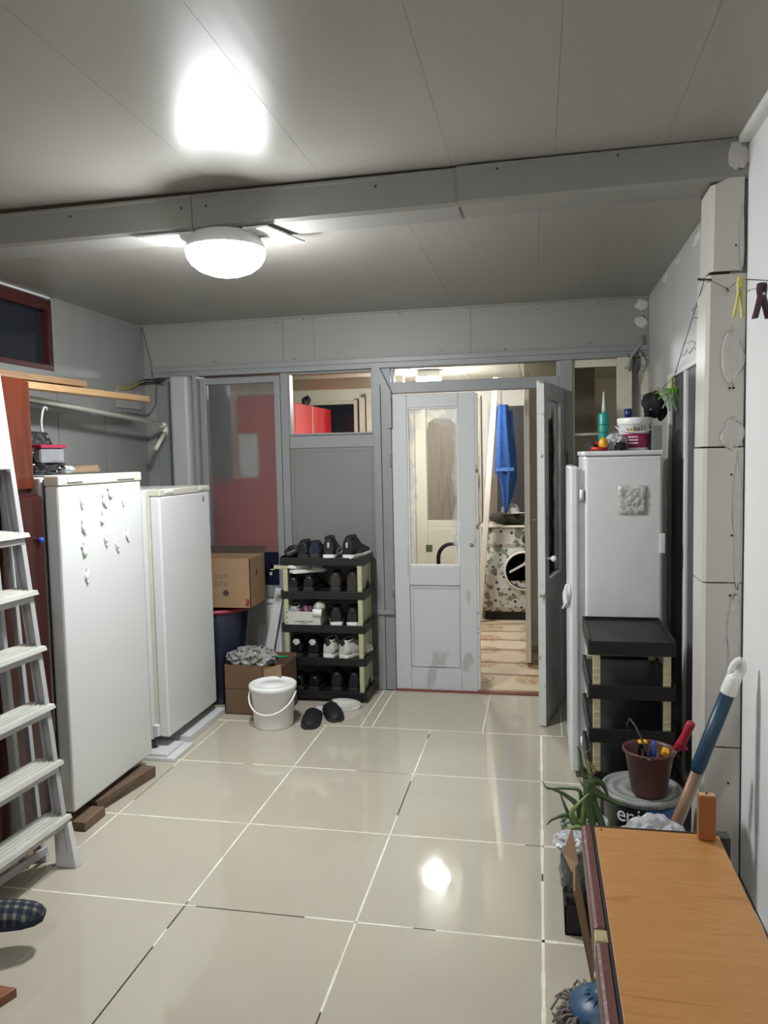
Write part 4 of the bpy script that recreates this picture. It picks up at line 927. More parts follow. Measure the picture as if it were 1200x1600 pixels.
# ------------------------------------------------------------------ rack function
def rack(label, loc, rz, W, D, zs, legm, lip=.042, inset=.03, side=False):
    t = local(thing('shoe_rack', label, 'shoe rack', loc, rz))
    for i, z in enumerate(zs):   # z = shelf deck height
        m = MB(); a = .0
        m.box(-W/2, W/2, 0, D, z-.006, z)
        m.box(-W/2, W/2, -.004, .006, z-lip, z+.006); m.box(-W/2, W/2, D-.006, D, z-lip, z+.012)
        m.box(-W/2-.002, -W/2+.008, 0, D, z-lip, z+.012); m.box(W/2-.008, W/2+.002, 0, D, z-lip, z+.012)
        for q in range(1, 9): m.box(-W/2+.01, W/2-.01, D*q/9-.004, D*q/9+.004, z-.014, z-.006)
        m.build('shelf', BLACK, t, bevel=.002)
        if i+1 < len(zs):
            z1 = zs[i+1]-.006 if zs[i+1] > z else z
            for x in (-W/2+inset, W/2-inset):
                for y in (.002, D-.026):
                    m = MB(); m.box(x-.014, x+.014, y, y+.024, z, zs[i+1]-.007)
                    for q in range(6):
                        zz = z+(zs[i+1]-z)*(q+.5)/6.3; m.box(x-.012, x+.012, y-.002, y, zz-.004, zz+.004)
                    m.build('leg', legm, t, bevel=.0015)
                if side: MB().box(x-.003 if x > 0 else x-.003, x+.003, .026, D-.026, z+.0, zs[i+1]-.05).build('side_plate', OLIVE, t)
    return t
RX, RY = -.118, 2.80
Z = [.062, .275, .480, .690, .900]
lr = rack('five-tier black and cream shoe rack against the back wall', (RX, RY, 0), 0, .535, .255, Z, mat('pale_green_beige_leg', (.40, .40, .24), .42, var=.04), side=True)
m = MB(); m.box(-.33, -.245, .0, .022, .835, .857); m.box(-.33, -.31, .0, .022, .828, .857); m.build('loose_clip', MATS['pale_green_beige_leg'], lr, world=False)
zt = Z[4]+.0
# top shelf
t = thing('crumpled_shoe', 'soft dark brown shoe at the left end of the top shelf', 'shoe', (-.33, 2.86, zt), 0, GRP)
MB().blob((-.325, 2.90, zt+.035), .05, .09, .035, 11, .16, 18, 10, flat=.034).build('upper', SHOEBR, t)
MB().blob((-.33, 2.86, zt+.060), .022, .04, .014, 12, .1, 14, 6).build('collar', BLACKM, t)
shoe('black slip-on second from the left on the top shelf', (-.245, 2.81, zt), R(-8), SHOEB, SOLEB, .25, .012, group=GRP, laces=SOLEB)
shoe('dark navy suede shoe in the middle of the top shelf', (-.165, 2.81, zt), R(6), NAVYF, SOLEB, .25, .005, group=GRP)
sA = shoe('black trainer with white sole and silver heel mark, fourth on the top shelf', (-.072, 2.80, zt), R(4), SHOEB, SOLEW, .27, .035, laces=SHOEB, side=SHOEW, group=GRP)
s = shoe('black trainer with white sole and maroon side at the right end of the top shelf', (.045, 2.80, zt), R(-14), SHOEB, SOLEW, .27, .040, laces=SHOEB, side=SHOEM, group=GRP)
for o in (sA, s):
    MB().box(-.006, .006, -.003, .006, .068, .100).build('heel_mark', SHOEW, o, bevel=.002)
# second shelf: flip flops leaning + dark shoes
z3 = Z[3]
def flipflop(label, loc, rz, tiltx, group):
    t = local(thing('sandal', label, 'sandal', loc, rz, group)); t.rotation_euler = (tiltx, 0, rz)
    out = [(0, .026), (.03, .034), (.10, .032), (.17, .042), (.215, .040), (.25, .020)]
    MB().rings([[Vector((-w_, y, z)) for y, w_ in out]+[Vector((w_, y, z)) for y, w_ in reversed(out)] for z in (0, .022)], smooth=False).build('sole', SOLEW, t, bevel=.004)
    MB().rings([[Vector((.042*math.cos(a), y, .012+.042*math.sin(a))) for a in [math.pi*i/10 for i in range(11)]]+[Vector((.037*math.cos(a), y, .012+.037*math.sin(a))) for a in [math.pi*(10-i)/10 for i in range(11)]] for y in (.13, .20)], smooth=False).build('strap', SHOEW, t)
    return t
shoe('black lace shoe at the left of the second shelf, nearer the leg', (-.315, 2.815, z3), R(2), SHOEL, SOLEB, .27, 0, laces=WIREG, group=GRP)
shoe('black lace shoe on the second shelf, second from the left', (-.215, 2.815, z3), R(-2), SHOEL, SOLEB, .27, .01, laces=WIREG, group=GRP)
flipflop('white slide sandal on the black shoes, upper of the pair', (-.335, 2.80, z3+.148), R(-35), R(-6), GRP)
flipflop('white slide sandal on the black shoes, lower of the pair', (-.31, 2.79, z3+.118), R(-42), R(-2), GRP)
shoe('dark brown boot on the second shelf, left of the right-hand pair', (-.04, 2.815, z3), R(3), SHOEBR, SOLEB, .27, .03, group=GRP)
shoe('dark brown boot at the right end of the second shelf', (.065, 2.815, z3), R(-4), SHOEBR, SOLEB, .27, .035, laces=SHOEB, group=GRP)
# third shelf
z2 = Z[2]
t = thing('white_shoebox', 'open white shoebox on the middle shelf', 'box', (-.24, 2.81, z2))
m = MB(); m.box(-.355, -.135, 2.80, 2.803, z2, z2+.088); m.box(-.355, -.352, 2.803, 3.02, z2, z2+.088); m.box(-.138, -.135, 2.803, 3.02, z2, z2+.088); m.box(-.352, -.138, 3.017, 3.02, z2, z2+.088); m.box(-.352, -.138, 2.803, 3.017, z2, z2+.003); m.build('box', SHOEW, t)
text('lettering', 'SOLPHAN HOMME'[:0] or '\u2022 \u2022\u2022\u2022\u2022 \u2022\u2022\u2022\u2022', .012, LETTERK, t, Matrix.Translation((-.245, 2.7992, z2+.026)) @ FRONT) if False else None
m = MB()
rnd = random.Random(3); x = -.300
while x < -.185:
    w_ = rnd.uniform(.004, .008); m.box(x, x+w_, 2.7990, 2.8, z2+.022, z2+.030)
    x += w_+rnd.choice((.002, .002, .006))
m.box(-.262, -.222, 2.799, 2.8, z2+.013, z2+.016); m.build('small_print', LETTERK, t)
shoe('grey shoe standing in the white shoebox', (-.315, 2.81, z2+.006), R(-5), SHOEG, SOLEW, .20, .02, group=GRP)
t = thing('plum_shoe', 'plum coloured shoe lying in the white shoebox', 'shoe', (-.24, 2.84, z2+.05), 0, GRP)
MB().blob((-.232, 2.87, z2+.085), .055, .06, .038, 21, .08).build('upper', PURPLE, t)
MB().box(-.237, -.227, 2.808, 2.82, z2+.06, z2+.118).build('heel_stripe', SHOEG, t, bevel=.002)
t = thing('white_sneaker', 'white sneaker hanging over the shoebox edge', 'shoe', (-.15, 2.84, z2+.08), 0, GRP)
MB().blob((-.150, 2.85, z2+.115), .036, .06, .032, 22, .06).build('upper', SHOEW, t)
MB().rings([[Vector((-.155+.03*math.cos(a), 2.80+.01*math.sin(a), z)) for a in [2*math.pi*i/14 for i in range(14)]] for z in (z2+.060, z2+.105)]).build('heel', SOLEW, t)
shoe('black sneaker with white sole on the middle shelf, left of the pair', (-.035, 2.81, z2), R(14), SHOEB, SOLEW, .26, .02, laces=SHOEB, group=GRP)
shoe('black sneaker with white sole on the middle shelf, right of the pair', (.065, 2.81, z2), R(4), SHOEB, SOLEW, .26, .02, laces=SHOEB, group=GRP)
# fourth shelf
z1 = Z[1]
shoe('black sneaker with white heel tab on the fourth shelf, leftmost', (-.300, 2.81, z1), R(2), SHOEL, SOLEB, .265, .022, tab=SHOEW, laces=SHOEB, group=GRP)
shoe('black sneaker with white heel tab on the fourth shelf, second from the left', (-.195, 2.81, z1), R(-2), SHOEL, SOLEB, .265, .022, tab=SHOEW, laces=SHOEB, group=GRP)
shoe('white sneaker with black heel on the fourth shelf, left of the pair', (-.098, 2.81, z1), R(-12), SHOEW, SOLEW, .265, .022, tab=SHOEB, laces=SHOEW, group=GRP)
shoe('white sneaker with black heel on the fourth shelf, turned outwards', (-.005, 2.81, z1), R(-30), SHOEW, SOLEW, .265, .022, tab=SHOEB, laces=SHOEW, side=SHOEW, group=GRP)
# bottom shelf
z0 = Z[0]
for i, (x, a, lab, lc) in enumerate(((-.30, 3, 'leftmost', WIREG), (-.20, -3, 'second from the left', WIREG), (-.05, 4, 'third from the left', SHOEG), (.06, -5, 'rightmost', SHOEG))):
    shoe('black shoe on the bottom shelf, '+lab, (x, 2.82, z0), R(a), SHOEL if i < 2 else SHOEB, SOLEB, .26, .03 if i > 1 else 0, laces=lc, group=GRP)
# floor slippers
slipper('black slipper on the tiles right of the white bucket', (-.115, 2.58, 0.001), R(-172), SHOEB, SOLEB, group='black slippers on the floor')
slipper('black slipper pointing right, beside the other black one', (-.075, 2.69, 0.001), R(-152), SHOEB, SOLEB, group='black slippers on the floor')
slipper('white slipper under the foot of the shoe rack', (-.12, 2.60, 0.0012), R(-62), SHOEW, SOLEW)

# ================================================================== BOXES AND BUCKETS (left back)
t = thing('white_bucket', 'white plastic bucket with lid and white handle in front of the shoe rack', 'bucket', (-.30, 2.36, 0.001))
C0 = (-.302, 2.37, 0.001)
MB().lathe([(.108, 0), (.111, .006), (.124, .205), (.130, .206), (.130, .222)], C0, 36).build('body', BUCKW, t)
MB().lathe([(.131, .214), (.136, .216), (.136, .238), (.130, .244), (.122, .244), (.118, .236), (.060, .236), (.058, .239), (.002, .239)], C0, 36).build('lid', BUCKW, t)
m = MB(); pts = []
for k in range(17):
    a = math.pi*k/16; pts.append((C0[0]-.137*math.cos(a), C0[1]-.137*math.sin(a)*.98, C0[2]+.200-.105*math.sin(a)))
m.tube(pts, .005, 8); m.build('handle', BUCKW, t)

t = thing('cardboard_box', 'open brown cardboard box with patterned bag, behind the white bucket', 'box', (-.47, 2.68, 0))
x0, x1, y0, y1, h = -.655, -.405, 2.505, 2.76, .30
m = MB(); m.box(x0, x1+.12, y0, y0+.004, 0.001, h); m.box(x0, x0+.004, y0, y1, .001, h); m.box(x1+.116, x1+.12, y0, y1, .001, h); m.box(x0, x1+.12, y1-.004, y1, .001, h+.02); m.box(x0, x1+.12, y0, y1, .001, .005)
m.build('box', CARDD, t)
m = MB(); m.hexa([(x1-.01, y0-.002, h), (x1-.006, y0-.002, h), (x1-.006, y0-.002, .16), (x1-.01, y0-.002, .16)], [(x1-.01, y0, h), (x1-.006, y0, h), (x1-.006, y0, .16), (x1-.01, y0, .16)]); m.box(x0+.002, x1-.02, y0-.001, y0, .155, .158); m.build('crease', CARDI, t)
MB().hexa([(x1+.002, y0-.003, h-.02), (x1+.115, y0-.02, h+.02), (x1+.115, y0-.018, h-.06), (x1+.002, y0-.003, h-.12)], [(x1+.002, y0, h-.02), (x1+.115, y0-.014, h+.02), (x1+.115, y0-.012, h-.06), (x1+.002, y0, h-.12)]).build('flap', CARD, t)
tag(MB().bag((-.515, 2.615, .325), .150, .10, .058, 31, .34, 56, 26).build('patterned_bag', BAGPAT), 'grey and dark patterned plastic bag in the cardboard box', 'bag')
single(MB().tube([(-.38, 2.60, .33), (-.30, 2.64, .325)], .006), 'green_stick', mat('green_plastic', (.01, .30, .10), .4, var=.1), 'bright green stick in the cardboard box', 'stick', 0)

t = thing('navy_tub', 'navy plastic tub with raspberry rim under the cardboard box', 'tub', (-.82, 2.77, 0))
CB = (-.80, 2.78, 0.001)
MB().lathe([(.125, 0), (.135, .02), (.205, .585), (.20, .592), (.195, .585), (.13, .03)], CB, 36).build('body', NAVY, t)
MB().tube([(CB[0]+.208*math.cos(a), CB[1]+.208*math.sin(a), .595+CB[2]) for a in [2*math.pi*i/36 for i in range(37)]], .014, 8).build('rim', PINKR, t)
t = thing('cardboard_box', 'brown cardboard box with round hole on top of the navy tub', 'box', (-.75, 2.75, .615))
x0, x1, y0, y1, zb, h = -.97, -.508, 2.60, 2.86, .615+.007, .925
m = MB(); m.box(x0, x1, y0, y0+.004, zb, h); m.box(x0, x0+.004, y0, y1, zb, h); m.box(x1-.004, x1, y0, y1, zb, h); m.box(x0, x1, y1-.004, y1, zb, h); m.box(x0, x1, y0, y1, zb, zb+.004)
m.build('box', CARD, t)
m = MB(); m.hexa([(x0, y1-.004, h), (x1, y1-.004, h), (x1, y1, h), (x0, y1, h)], [(x0, y1+.02, h+.045), (x1, y1+.02, h+.045), (x1, y1+.024, h+.045), (x0, y1+.024, h+.045)]); m.build('flap', CARDI, t)
m = MB(); m.rings([[Vector((-.665+.019*math.cos(2*math.pi*i/20), y, .715+.019*math.sin(2*math.pi*i/20))) for i in range(20)] for y in (2.5985, 2.6)]); m.build('hole', CARDI, t)
m = MB()
for r_ in range(2):
    for c_ in range(3): m.frame(-.735+c_*.030, -.715+c_*.030, .760+r_*.045, .783+r_*.045, .004, 2.5992, 2.6)
m.build('faint_print', PRINTF, t)
m = MB(); m.box(-.54, -.515, 2.5992, 2.6, .635, .68); m.build('corner_print', PRINTR, t)
m = MB(); m.box(-.536, -.528, 2.5985, 2.5993, .640, .655); m.box(-.526, -.518, 2.5985, 2.5993, .655, .672); m.build('corner_mark', PRINTB, t)
m = MB(); m.rings([[Vector((x, y_, z)) for y_, z in ((2.70, .80), (2.715, .81), (2.725, .83), (2.715, .85), (2.70, .84))] for x in (x1, x1+.001)]); m.build('grip_hole', CARDI, t)
single(MB().beam((-.62, 3.06, .002), (-.49, 3.085, .66), .06, .02, (1, 0, 0)), 'leaning_board', WHITE, 'pale board leaning on the frosted door', 'board')

# dark sticker at lower right of frosted pane
MB().box(-.64, -.505, 3.118, 3.124, .680, .90).build('dark_sheet', NAVY, d3)
MB().box(-.57, -.555, 3.116, 3.118, .745, .765).build('mark', WHITE, d3)

# ================================================================== OLD FRIDGE (right back)
t = thing('old_refrigerator', 'old hand-painted white refrigerator turned sideways in the right back corner', 'refrigerator', (1.57, 2.1, 0.02))
MB().box(1.402, 1.738, 1.862, 2.42, .03, 1.50).build('body', OLDF, t, bevel=.012)
MB().box(1.396, 1.744, 1.856, 2.43, 1.50, 1.522).build('top_lid', OLDF, t, bevel=.006)
MB().box(1.374, 1.402, 1.885, 2.40, .05, 1.44).build('door_liner', OLDF, t, bevel=.003)
MB().box(1.336, 1.374, 1.865, 2.415, .03, 1.455).build('door', OLDF, t, bevel=.010)
m = MB()
rnd = random.Random(5); nx = 14; vs = [[Vector((1.545+.125*i/nx, 1.860-(.0 if i in (0, nx) or j in (0, nx) else rnd.uniform(.002, .010)), 1.235+.13*j/nx)) for i in range(nx+1)] for j in range(nx+1)]
m.rings(vs, cap=False, close=False, smooth=True); m.build('crumpled_patch', PATCHM, t)
for z in (.15, 1.30): MB().tube([(1.388, 1.868, z), (1.388, 1.868, z+.05)], .010).build('hinge', OLDF, t, bevel=0)
MB().box(1.725, 1.748, 1.852, 1.862, 1.06, 1.15).build('side_catch', OLDF, t, bevel=.004)
m = MB(); m.blob((1.325, 1.875, .86), .018, .015, .045, 8, .25); m.tube([(1.33, 1.87, .85), (1.30, 1.87, .80)], .006); m.build('latch', OLDF, t)

# items on the old fridge
TZ = 1.522
t = thing('silicone_cartridge', 'teal sealant cartridge with pale nozzle on the old fridge', 'cartridge', (1.50, 1.98, TZ))
MB().lathe([(.024, 0), (.025, .004), (.025, .17), (.022, .176), (.009, .178)], (1.497, 2.02, TZ), 20).build('tube', TEAL, t)
MB().lathe([(.009, .178), (.008, .20), (.003, .275)], (1.497, 2.02, TZ), 14).build('nozzle', NOZZLE, t)
m = MB()
for z in (.05, .085, .12): m.lathe([(.0254, z), (.0254, z+.004)], (1.497, 2.02, TZ), 20)
m.build('label_lines', mat('dark_teal', (.005, .10, .085), .4, var=0), t)
t = thing('torch', 'red and black torch lying on the old fridge', 'torch', (1.44, 1.93, TZ))
MB().tube([(1.425, 1.90, TZ+.022), (1.455, 1.97, TZ+.022)], .021, 16).build('head', BLACK, t)
MB().tube([(1.450, 1.93, TZ+.022), (1.49, 2.0, TZ+.022)], .020, 16).build('barrel', REDP, t)
t = thing('yellow_tape', 'yellow roll standing on the old fridge', 'tape', (1.49, 1.89, TZ))
MB().blob((1.484, 1.888, TZ+.031), .020, .018, .030, 2, .06, 18, 10).build('roll', YELP, t)
single(MB().tube([(1.43, 1.878, TZ+.012), (1.47, 1.872, TZ+.010), (1.50, 1.885, TZ+.012)], .009, 10), 'red_grip', REDP, 'red handle lying before the yellow roll', 'tool', 0)
t = thing('plastic_bag', 'crumpled clear plastic bag on the old fridge', 'bag', (1.55, 1.95, TZ))
MB().bag((1.545, 1.95, TZ+.034), .05, .05, .042, 15, .34, flat=.033).build('bag', CLEARW, t)
single(MB().tube([(1.545, 1.885, TZ+.020), (1.575, 1.905, TZ+.020)], [.019, .019], 16), 'black_roll', BLACK, 'short black tube end before the clear bag', 'tube', 0)
t = thing('paint_bucket', 'white tub with raspberry label on the old fridge', 'bucket', (1.625, 2.0, TZ))
CP = (1.632, 2.0, TZ)
MB().lathe([(.062, 0), (.064, .004), (.0715, .115), (.074, .117), (.075, .123)], CP, 30).build('body', BUCKW, t)
MB().lathe([(.076, .118), (.0775, .120), (.0775, .144), (.074, .149), (.01, .149)], CP, 30).build('lid', BUCKW, t)
def band(c, r0, r1, za, zb, a0, a1, n=14):
    m = MB(); m.rings([[Vector((c[0]+r*math.cos(R(a0+(a1-a0)*i/n)), c[1]+r*math.sin(R(a0+(a1-a0)*i/n)), c[2]+z)) for i in range(n+1)]+[Vector((c[0]+(r-.002)*math.cos(R(a0+(a1-a0)*i/n)), c[1]+(r-.002)*math.sin(R(a0+(a1-a0)*i/n)), c[2]+z)) for i in range(n, -1, -1)] for r, z in ((r0, za), (r1, zb))], cap=True)
    return m
band(CP, .0665, .0705, .012, .075, 215, 330).build('label', LABELP, t)
band(CP, .0718, .0728, .078, .096, 256, 267).build('yellow_patch', LABELY, t)
def curved_text(name, s_, size, m_, par, c, r, zc, a_mid, step):
    cs = []
    for i, ch in enumerate(s_):
        a = R(a_mid+(i-(len(s_)-1)/2)*step)
        M = Matrix.Translation((c[0]+r*math.cos(a), c[1]+r*math.sin(a), c[2]+zc)) @ Matrix.Rotation(a+math.pi/2, 4, 'Z') @ FRONT
        cs.append((ch, M))
    o = None
    for ch, M in cs:
        if ch != ' ': text(name, ch, size, m_, par, M)
curved_text('letter', 'hall', .034, LETTERK, t, CP, .0735, .097, 284, 12)
curved_text('letter', 'ar', .028, mat('dull_red_print', (.30, .06, .06), .5, var=0), t, CP, .0735, .096, 246, 13)
m = MB()
for r_ in range(3): m.box(1.596, 1.640, CP[1]-.0715, CP[1]-.0695, TZ+.030+.014*r_, TZ+.035+.014*r_)
m.build('label_print', LETTERW, t)
m = MB(); m.tube([(CP[0]-.083*math.cos(a), CP[1]-.083*math.sin(a), TZ+.112-.03*math.sin(a)) for a in [math.pi*k/14 for k in range(15)]], .003, 6); m.build('handle', BUCKW, t)
t = thing('blue_bottle', 'blue bottle top behind the white tub on the old fridge', 'bottle', (1.61, 2.14, TZ))
MB().lathe([(.028, 0), (.030, .01), (.030, .14), (.014, .165)], (1.62, 2.15, TZ), 18).build('body', BLUEP, t)
MB().lathe([(.017, .165), (.018, .17), (.018, .198), (.015, .20)], (1.62, 2.15, TZ), 18).build('cap', BLUEP, t)
single(MB().box(1.700, 1.742, 1.93, 2.08, TZ, TZ+.110), 'grey_box', mat('grey_plastic_box', (.20, .205, .21), .45, var=.05), 'grey box behind the tub at the right of the old fridge', 'box', .004)

# coat behind the door leaf
t = thing('olive_coat', 'dark olive coat hanging between the open leaf and the old fridge', 'coat', (1.36, 2.75, .9))
MB().blob((1.375, 2.78, 1.10), .035, .10, .17, 6, .14).build('cloth', OLIVECLOTH, t)
MB().tube([(1.36, 2.80, 1.24), (1.36, 2.95, 1.50), (1.36, 3.09, 1.52)], .006).build('loop', DSTEEL, t)

# corner cable bundle
t = thing('cable_bundle', 'frayed pale cables in the right back corner', 'cable', (1.78, 3.08, 2.0))
m = MB(); m.tube([(1.80, 3.08, 2.20), (1.79, 3.07, 2.14), (1.745, 3.06, 2.09), (1.72, 3.06, 2.02), (1.70, 3.07, 2.01)], .006, 8); m.tube([(1.79, 3.08, 2.12), (1.80, 3.07, 2.03), (1.785, 3.08, 1.97), (1.79, 3.09, 1.92)], .004, 8); m.build('pale_cable', mat('pale_cable_skin', (.34, .34, .33), .5, var=.1), t)
m = MB(); rnd = random.Random(2)
for k in range(7):
    x = 1.74+rnd.uniform(-.03, .07); m.tube([(x, 3.085, 2.10), (x+rnd.uniform(-.03, .03), 3.07, 2.04), (x+rnd.uniform(-.03, .03), 3.085, 1.99)], .0022, 6)
m.build('dark_wire', WIREG, t)

# ================================================================== RIGHT SHOE RACK (end-on)
rack('empty black and beige shoe rack standing end-on before the old fridge', (1.548, 1.35, 0), 0, .325, .44, [.070, .245, .420, .596, .772], BEIGE, lip=.050, inset=.030)

# ================================================================== PAINT TUB, POT, TOOLS
t = thing('paint_tub', 'large black and blue paint tub with grey lid behind the bench', 'tub', (1.55, 1.08, 0))
CT = (1.553, 1.095, 0.001)
MB().lathe([(.118, 0), (.120, .01), (.134, .285), (.137, .288)], CT, 40).build('body', TUBBLK, t)
MB().lathe([(.137, .284), (.143, .287), (.143, .300), (.138, .309), (.130, .309), (.126, .302), (.112, .302), (.108, .305), (.095, .305), (.091, .300), (.070, .300), (.066, .303), (.052, .303), (.048, .299), (.002, .299)], CT, 40).build('lid', TUBLID, t)
band(CT, .1250, .1348, .10, .280, 268, 350).build('blue_label', TUBBLUE, t)
curved_text('letter', 'eri', .078, LETTERW, t, CT, .1345, .250, 246, 13)
m = MB()
for k in range(14):
    a = R(236+k*3.6); m.box(-.002, .002, -.0005, .0008, 0, random.uniform(.006, .010), Matrix.Translation((CT[0]+.1435*math.cos(a), CT[1]+.1435*math.sin(a), CT[2]+.290)) @ Matrix.Rotation(a+math.pi/2, 4, 'Z'))
m.build('rim_print', LETTERK, t)

t = thing('plant_pot', 'brown-red plastic pot of tools standing on the paint tub', 'pot', (1.57, 1.06, .31))
CQ = (1.572, 1.045, .3105)
MB().lathe([(.056, 0), (.060, .004), (.083, .150), (.090, .152), (.091, .160), (.086, .162), (.080, .152), (.056, .012), (.002, .010)], CQ, 36).build('body', POTBR, t)
MB().tube([(CQ[0]-.01, CQ[1]-.088, .462), (CQ[0]-.022, CQ[1]-.07, .50), (CQ[0]-.05, CQ[1]-.03, .56), (CQ[0]-.065, CQ[1]+.0, .575), (CQ[0]-.07, CQ[1]+.04, .54), (CQ[0]-.05, CQ[1]+.08, .47)], .0035, 8).build('wire_handle', DSTEEL, t)
MB().blob((CQ[0]-.01, CQ[1]-.090, .462), .010, .008, .008, 1, .0).build('handle_boss', DSTEEL, t)
t = thing('hand_tool', 'black cutter with a yellow end in the brown pot', 'tool', (1.55, 1.05, .33))
MB().beam((1.552, 1.06, .325), (1.548, 1.03, .495), .030, .018, (1, 0, 0)).build('handle', BLACK, t, bevel=.004)
MB().beam((1.548, 1.03, .495), (1.5475, 1.028, .503), .030, .020, (1, 0, 0)).build('end_cap', YELP, t, bevel=.003)
MB().box(1.543, 1.553, 1.018, 1.03, .44, .475).build('slot', STEEL, t)
single(MB().tube([(1.578, 1.05, .325), (1.582, 1.04, .44), (1.588, 1.04, .50)], [.010, .013, .006], 10), 'blue_screwdriver', BLUECAP, 'blue handled screwdriver in the brown pot', 'screwdriver', 0)
t = thing('hand_tool', 'black and steel tool leaning right in the brown pot', 'tool', (1.61, 1.04, .33))
MB().beam((1.58, 1.06, .325), (1.625, 1.02, .475), .026, .020, (0, 1, 0)).build('handle', BLACK, t, bevel=.004)
MB().beam((1.619, 1.025, .46), (1.626, 1.018, .478), .030, .022, (0, 1, 0)).build('end_cap', YELP, t, bevel=.003)
m = MB()
for k in range(4): m.beam((1.594+.008*k, 1.032-.008*k, .40+.018*k), (1.597+.008*k, 1.030-.008*k, .405+.018*k), .010, .024, (0, 1, 0))
m.build('steel_marks', STEEL, t)
t = thing('pliers', 'red handled tool leaning out of the brown pot', 'tool', (1.63, 1.05, .33))
MB().tube([(1.60, 1.05, .325), (1.652, 1.01, .475), (1.665, 1.0, .51)], [.006, .007, .008], 8).build('shank', STEEL, t)
MB().tube([(1.655, 1.005, .488), (1.672, .995, .515), (1.682, .985, .545), (1.697, .975, .590), (1.699, .974, .596)], [.012, .017, .014, .016, .012], 12).build('handle', REDT, t)
MB().beam((1.657, 1.004, .49), (1.69, .99, .498), .010, .012, (0, 1, 0)).build('trigger', REDT, t, bevel=.002)

# blue pole leaning in the corner
t = thing('cleaning_pole', 'blue and wood-grain pole with white hanging cap leaning in the right corner', 'pole', (1.60, .90, .0))
A, B = Vector((1.560, .955, .003)), Vector((1.815, .90, .775))
P = lambda f: A.lerp(B, f)
MB().tube([P(0), P(.60)], .0165, 14).build('wood_grain_pole', stripes('pole_wood', [(.24, .13, .07), (.31, .18, .10)], 8, rough=.4, stretch=(3, 3, .4)), t)
MB().beam(P(0)+Vector((.018, -.003, 0)), P(.60)+Vector((.018, -.003, 0)), .006, .012).build('edge_strip', STEEL, t)
MB().tube([P(.575), P(.60), P(.93)], [.020, .0235, .0235], 16).build('blue_sleeve', BLUESLEEVE, t)
MB().tube([P(.925), P(.935), P(1.0), P(1.03)], [.022, .026, .024, .016], 16).build('cap', BUCKW, t)
m = MB(); d = (B-A).normalized(); cpt = P(1.035); sd = Vector((.9, .1, -.35)).normalized()
m.tube([cpt+d*.022*math.cos(a)*1.6+sd*.018*math.sin(a) for a in [2*math.pi*k/20 for k in range(21)]], .010, 8); m.build('hanging_loop', BUCKW, t)

# ================================================================== ALOE, BAGS, CRATE, CARDBOARD
t = thing('potted_aloe', 'straggly aloe plant in a grey tub beside the bench', 'plant', (1.32, .93, 0))
CA = (1.345, .955, 0.007)
MB().lathe([(.058, 0), (.062, .01), (.082, .215), (.085, .22), (.085, .228), (.079, .228), (.077, .21)], CA, 28).build('pot', POTG, t)
MB().lathe([(.078, .195), (.04, .205), (.002, .206)], CA, 24, cap=False).build('soil', SOIL, t)
m = MB()
for z in (.10, .125, .15): m.lathe([(.0725+z*.07, z), (.0725+z*.07, z+.006)], CA, 28)
m.build('pot_bands', TUBBLK, t)
def aleaf(p, m_, w_=.012):
    pts = [Vector(q) for q in p]; n = len(pts)
    # smooth
    out = []
    for i in range(n-1):
        for k in range(4):
            f = k/4; a = pts[max(i-1, 0)]; b = pts[i]; c = pts[i+1]; d_ = pts[min(i+2, n-1)]
            out.append(.5*((2*b)+(c-a)*f+(2*a-5*b+4*c-d_)*f*f+(3*b-a-3*c+d_)*f**3))
    out.append(pts[-1]); N = len(out)
    mb = MB(); mb.tube(out, [w_*(1-.9*(i/(N-1))**1.6) for i in range(N)], 6); return mb.build('leaf', m_, t)
o3 = Vector((1.33, .95, .21))
def rel(*a): return [tuple(o3+Vector(q)) for q in a]
aleaf(rel((0, 0, 0), (.02, .0, .10), (.035, 0, .17), (.025, .01, .24)), LEAFG2, .017)
aleaf(rel((.03, 0, .14), (.06, -.01, .13), (.11, -.02, .11), (.155, -.03, .10)), LEAFG, .015)
aleaf(rel((.03, 0, .16), (.01, 0, .20), (.0, 0, .27), (-.01, .0, .29)), LEAFG, .009)
aleaf(rel((.03, 0, .18), (.04, 0, .10), (.075, -.02, .02), (.09, -.03, -.02)), LEAFG, .024)
aleaf(rel((.03, 0, .17), (.03, -.01, .08), (.045, -.03, .01), (.05, -.04, -.03)), LEAFG, .022)
aleaf(rel((.0, 0, .03), (-.01, .0, .08), (-.06, .01, .115), (-.12, .0, .14)), LEAFG, .012)
aleaf(rel((.0, 0, .06), (.0, 0, .13), (-.05, .02, .13), (-.11, .03, .12), (-.125, .03, .145)), LEAFG, .008)
aleaf(rel((.0, 0, 0), (-.04, -.01, .045), (-.09, -.02, .035), (-.115, -.02, .01)), LEAFG, .009)
aleaf(rel((.0, 0, 0), (-.03, -.03, .06), (-.01, -.04, .10), (.03, -.03, .14)), LEAFG2, .012)
aleaf(rel((-.02, 0, 0), (-.05, .03, .06), (-.07, .04, .11)), LEAFG, .007)
aleaf(rel((.02, -.03, 0), (-.01, -.06, .03), (-.05, -.07, .025), (-.06, -.07, .04)), LEAFG2, .010)
aleaf(rel((.0, .02, 0), (.03, .05, .08), (.0, .06, .15)), LEAFG, .008)
aleaf(rel((-.03, -.02, 0), (-.06, -.04, .02), (-.03, -.06, .05)), LEAFG, .008)
aleaf(rel((.03, 0, .17), (.07, .02, .16), (.10, .03, .10)), LEAFG, .014)
aleaf(rel((.03, 0, .19), (.05, .02, .20), (.02, .04, .24), (.04, .04, .27)), mat('dry_leaf_tip', (.16, .09, .03), .6, var=.3), .008)

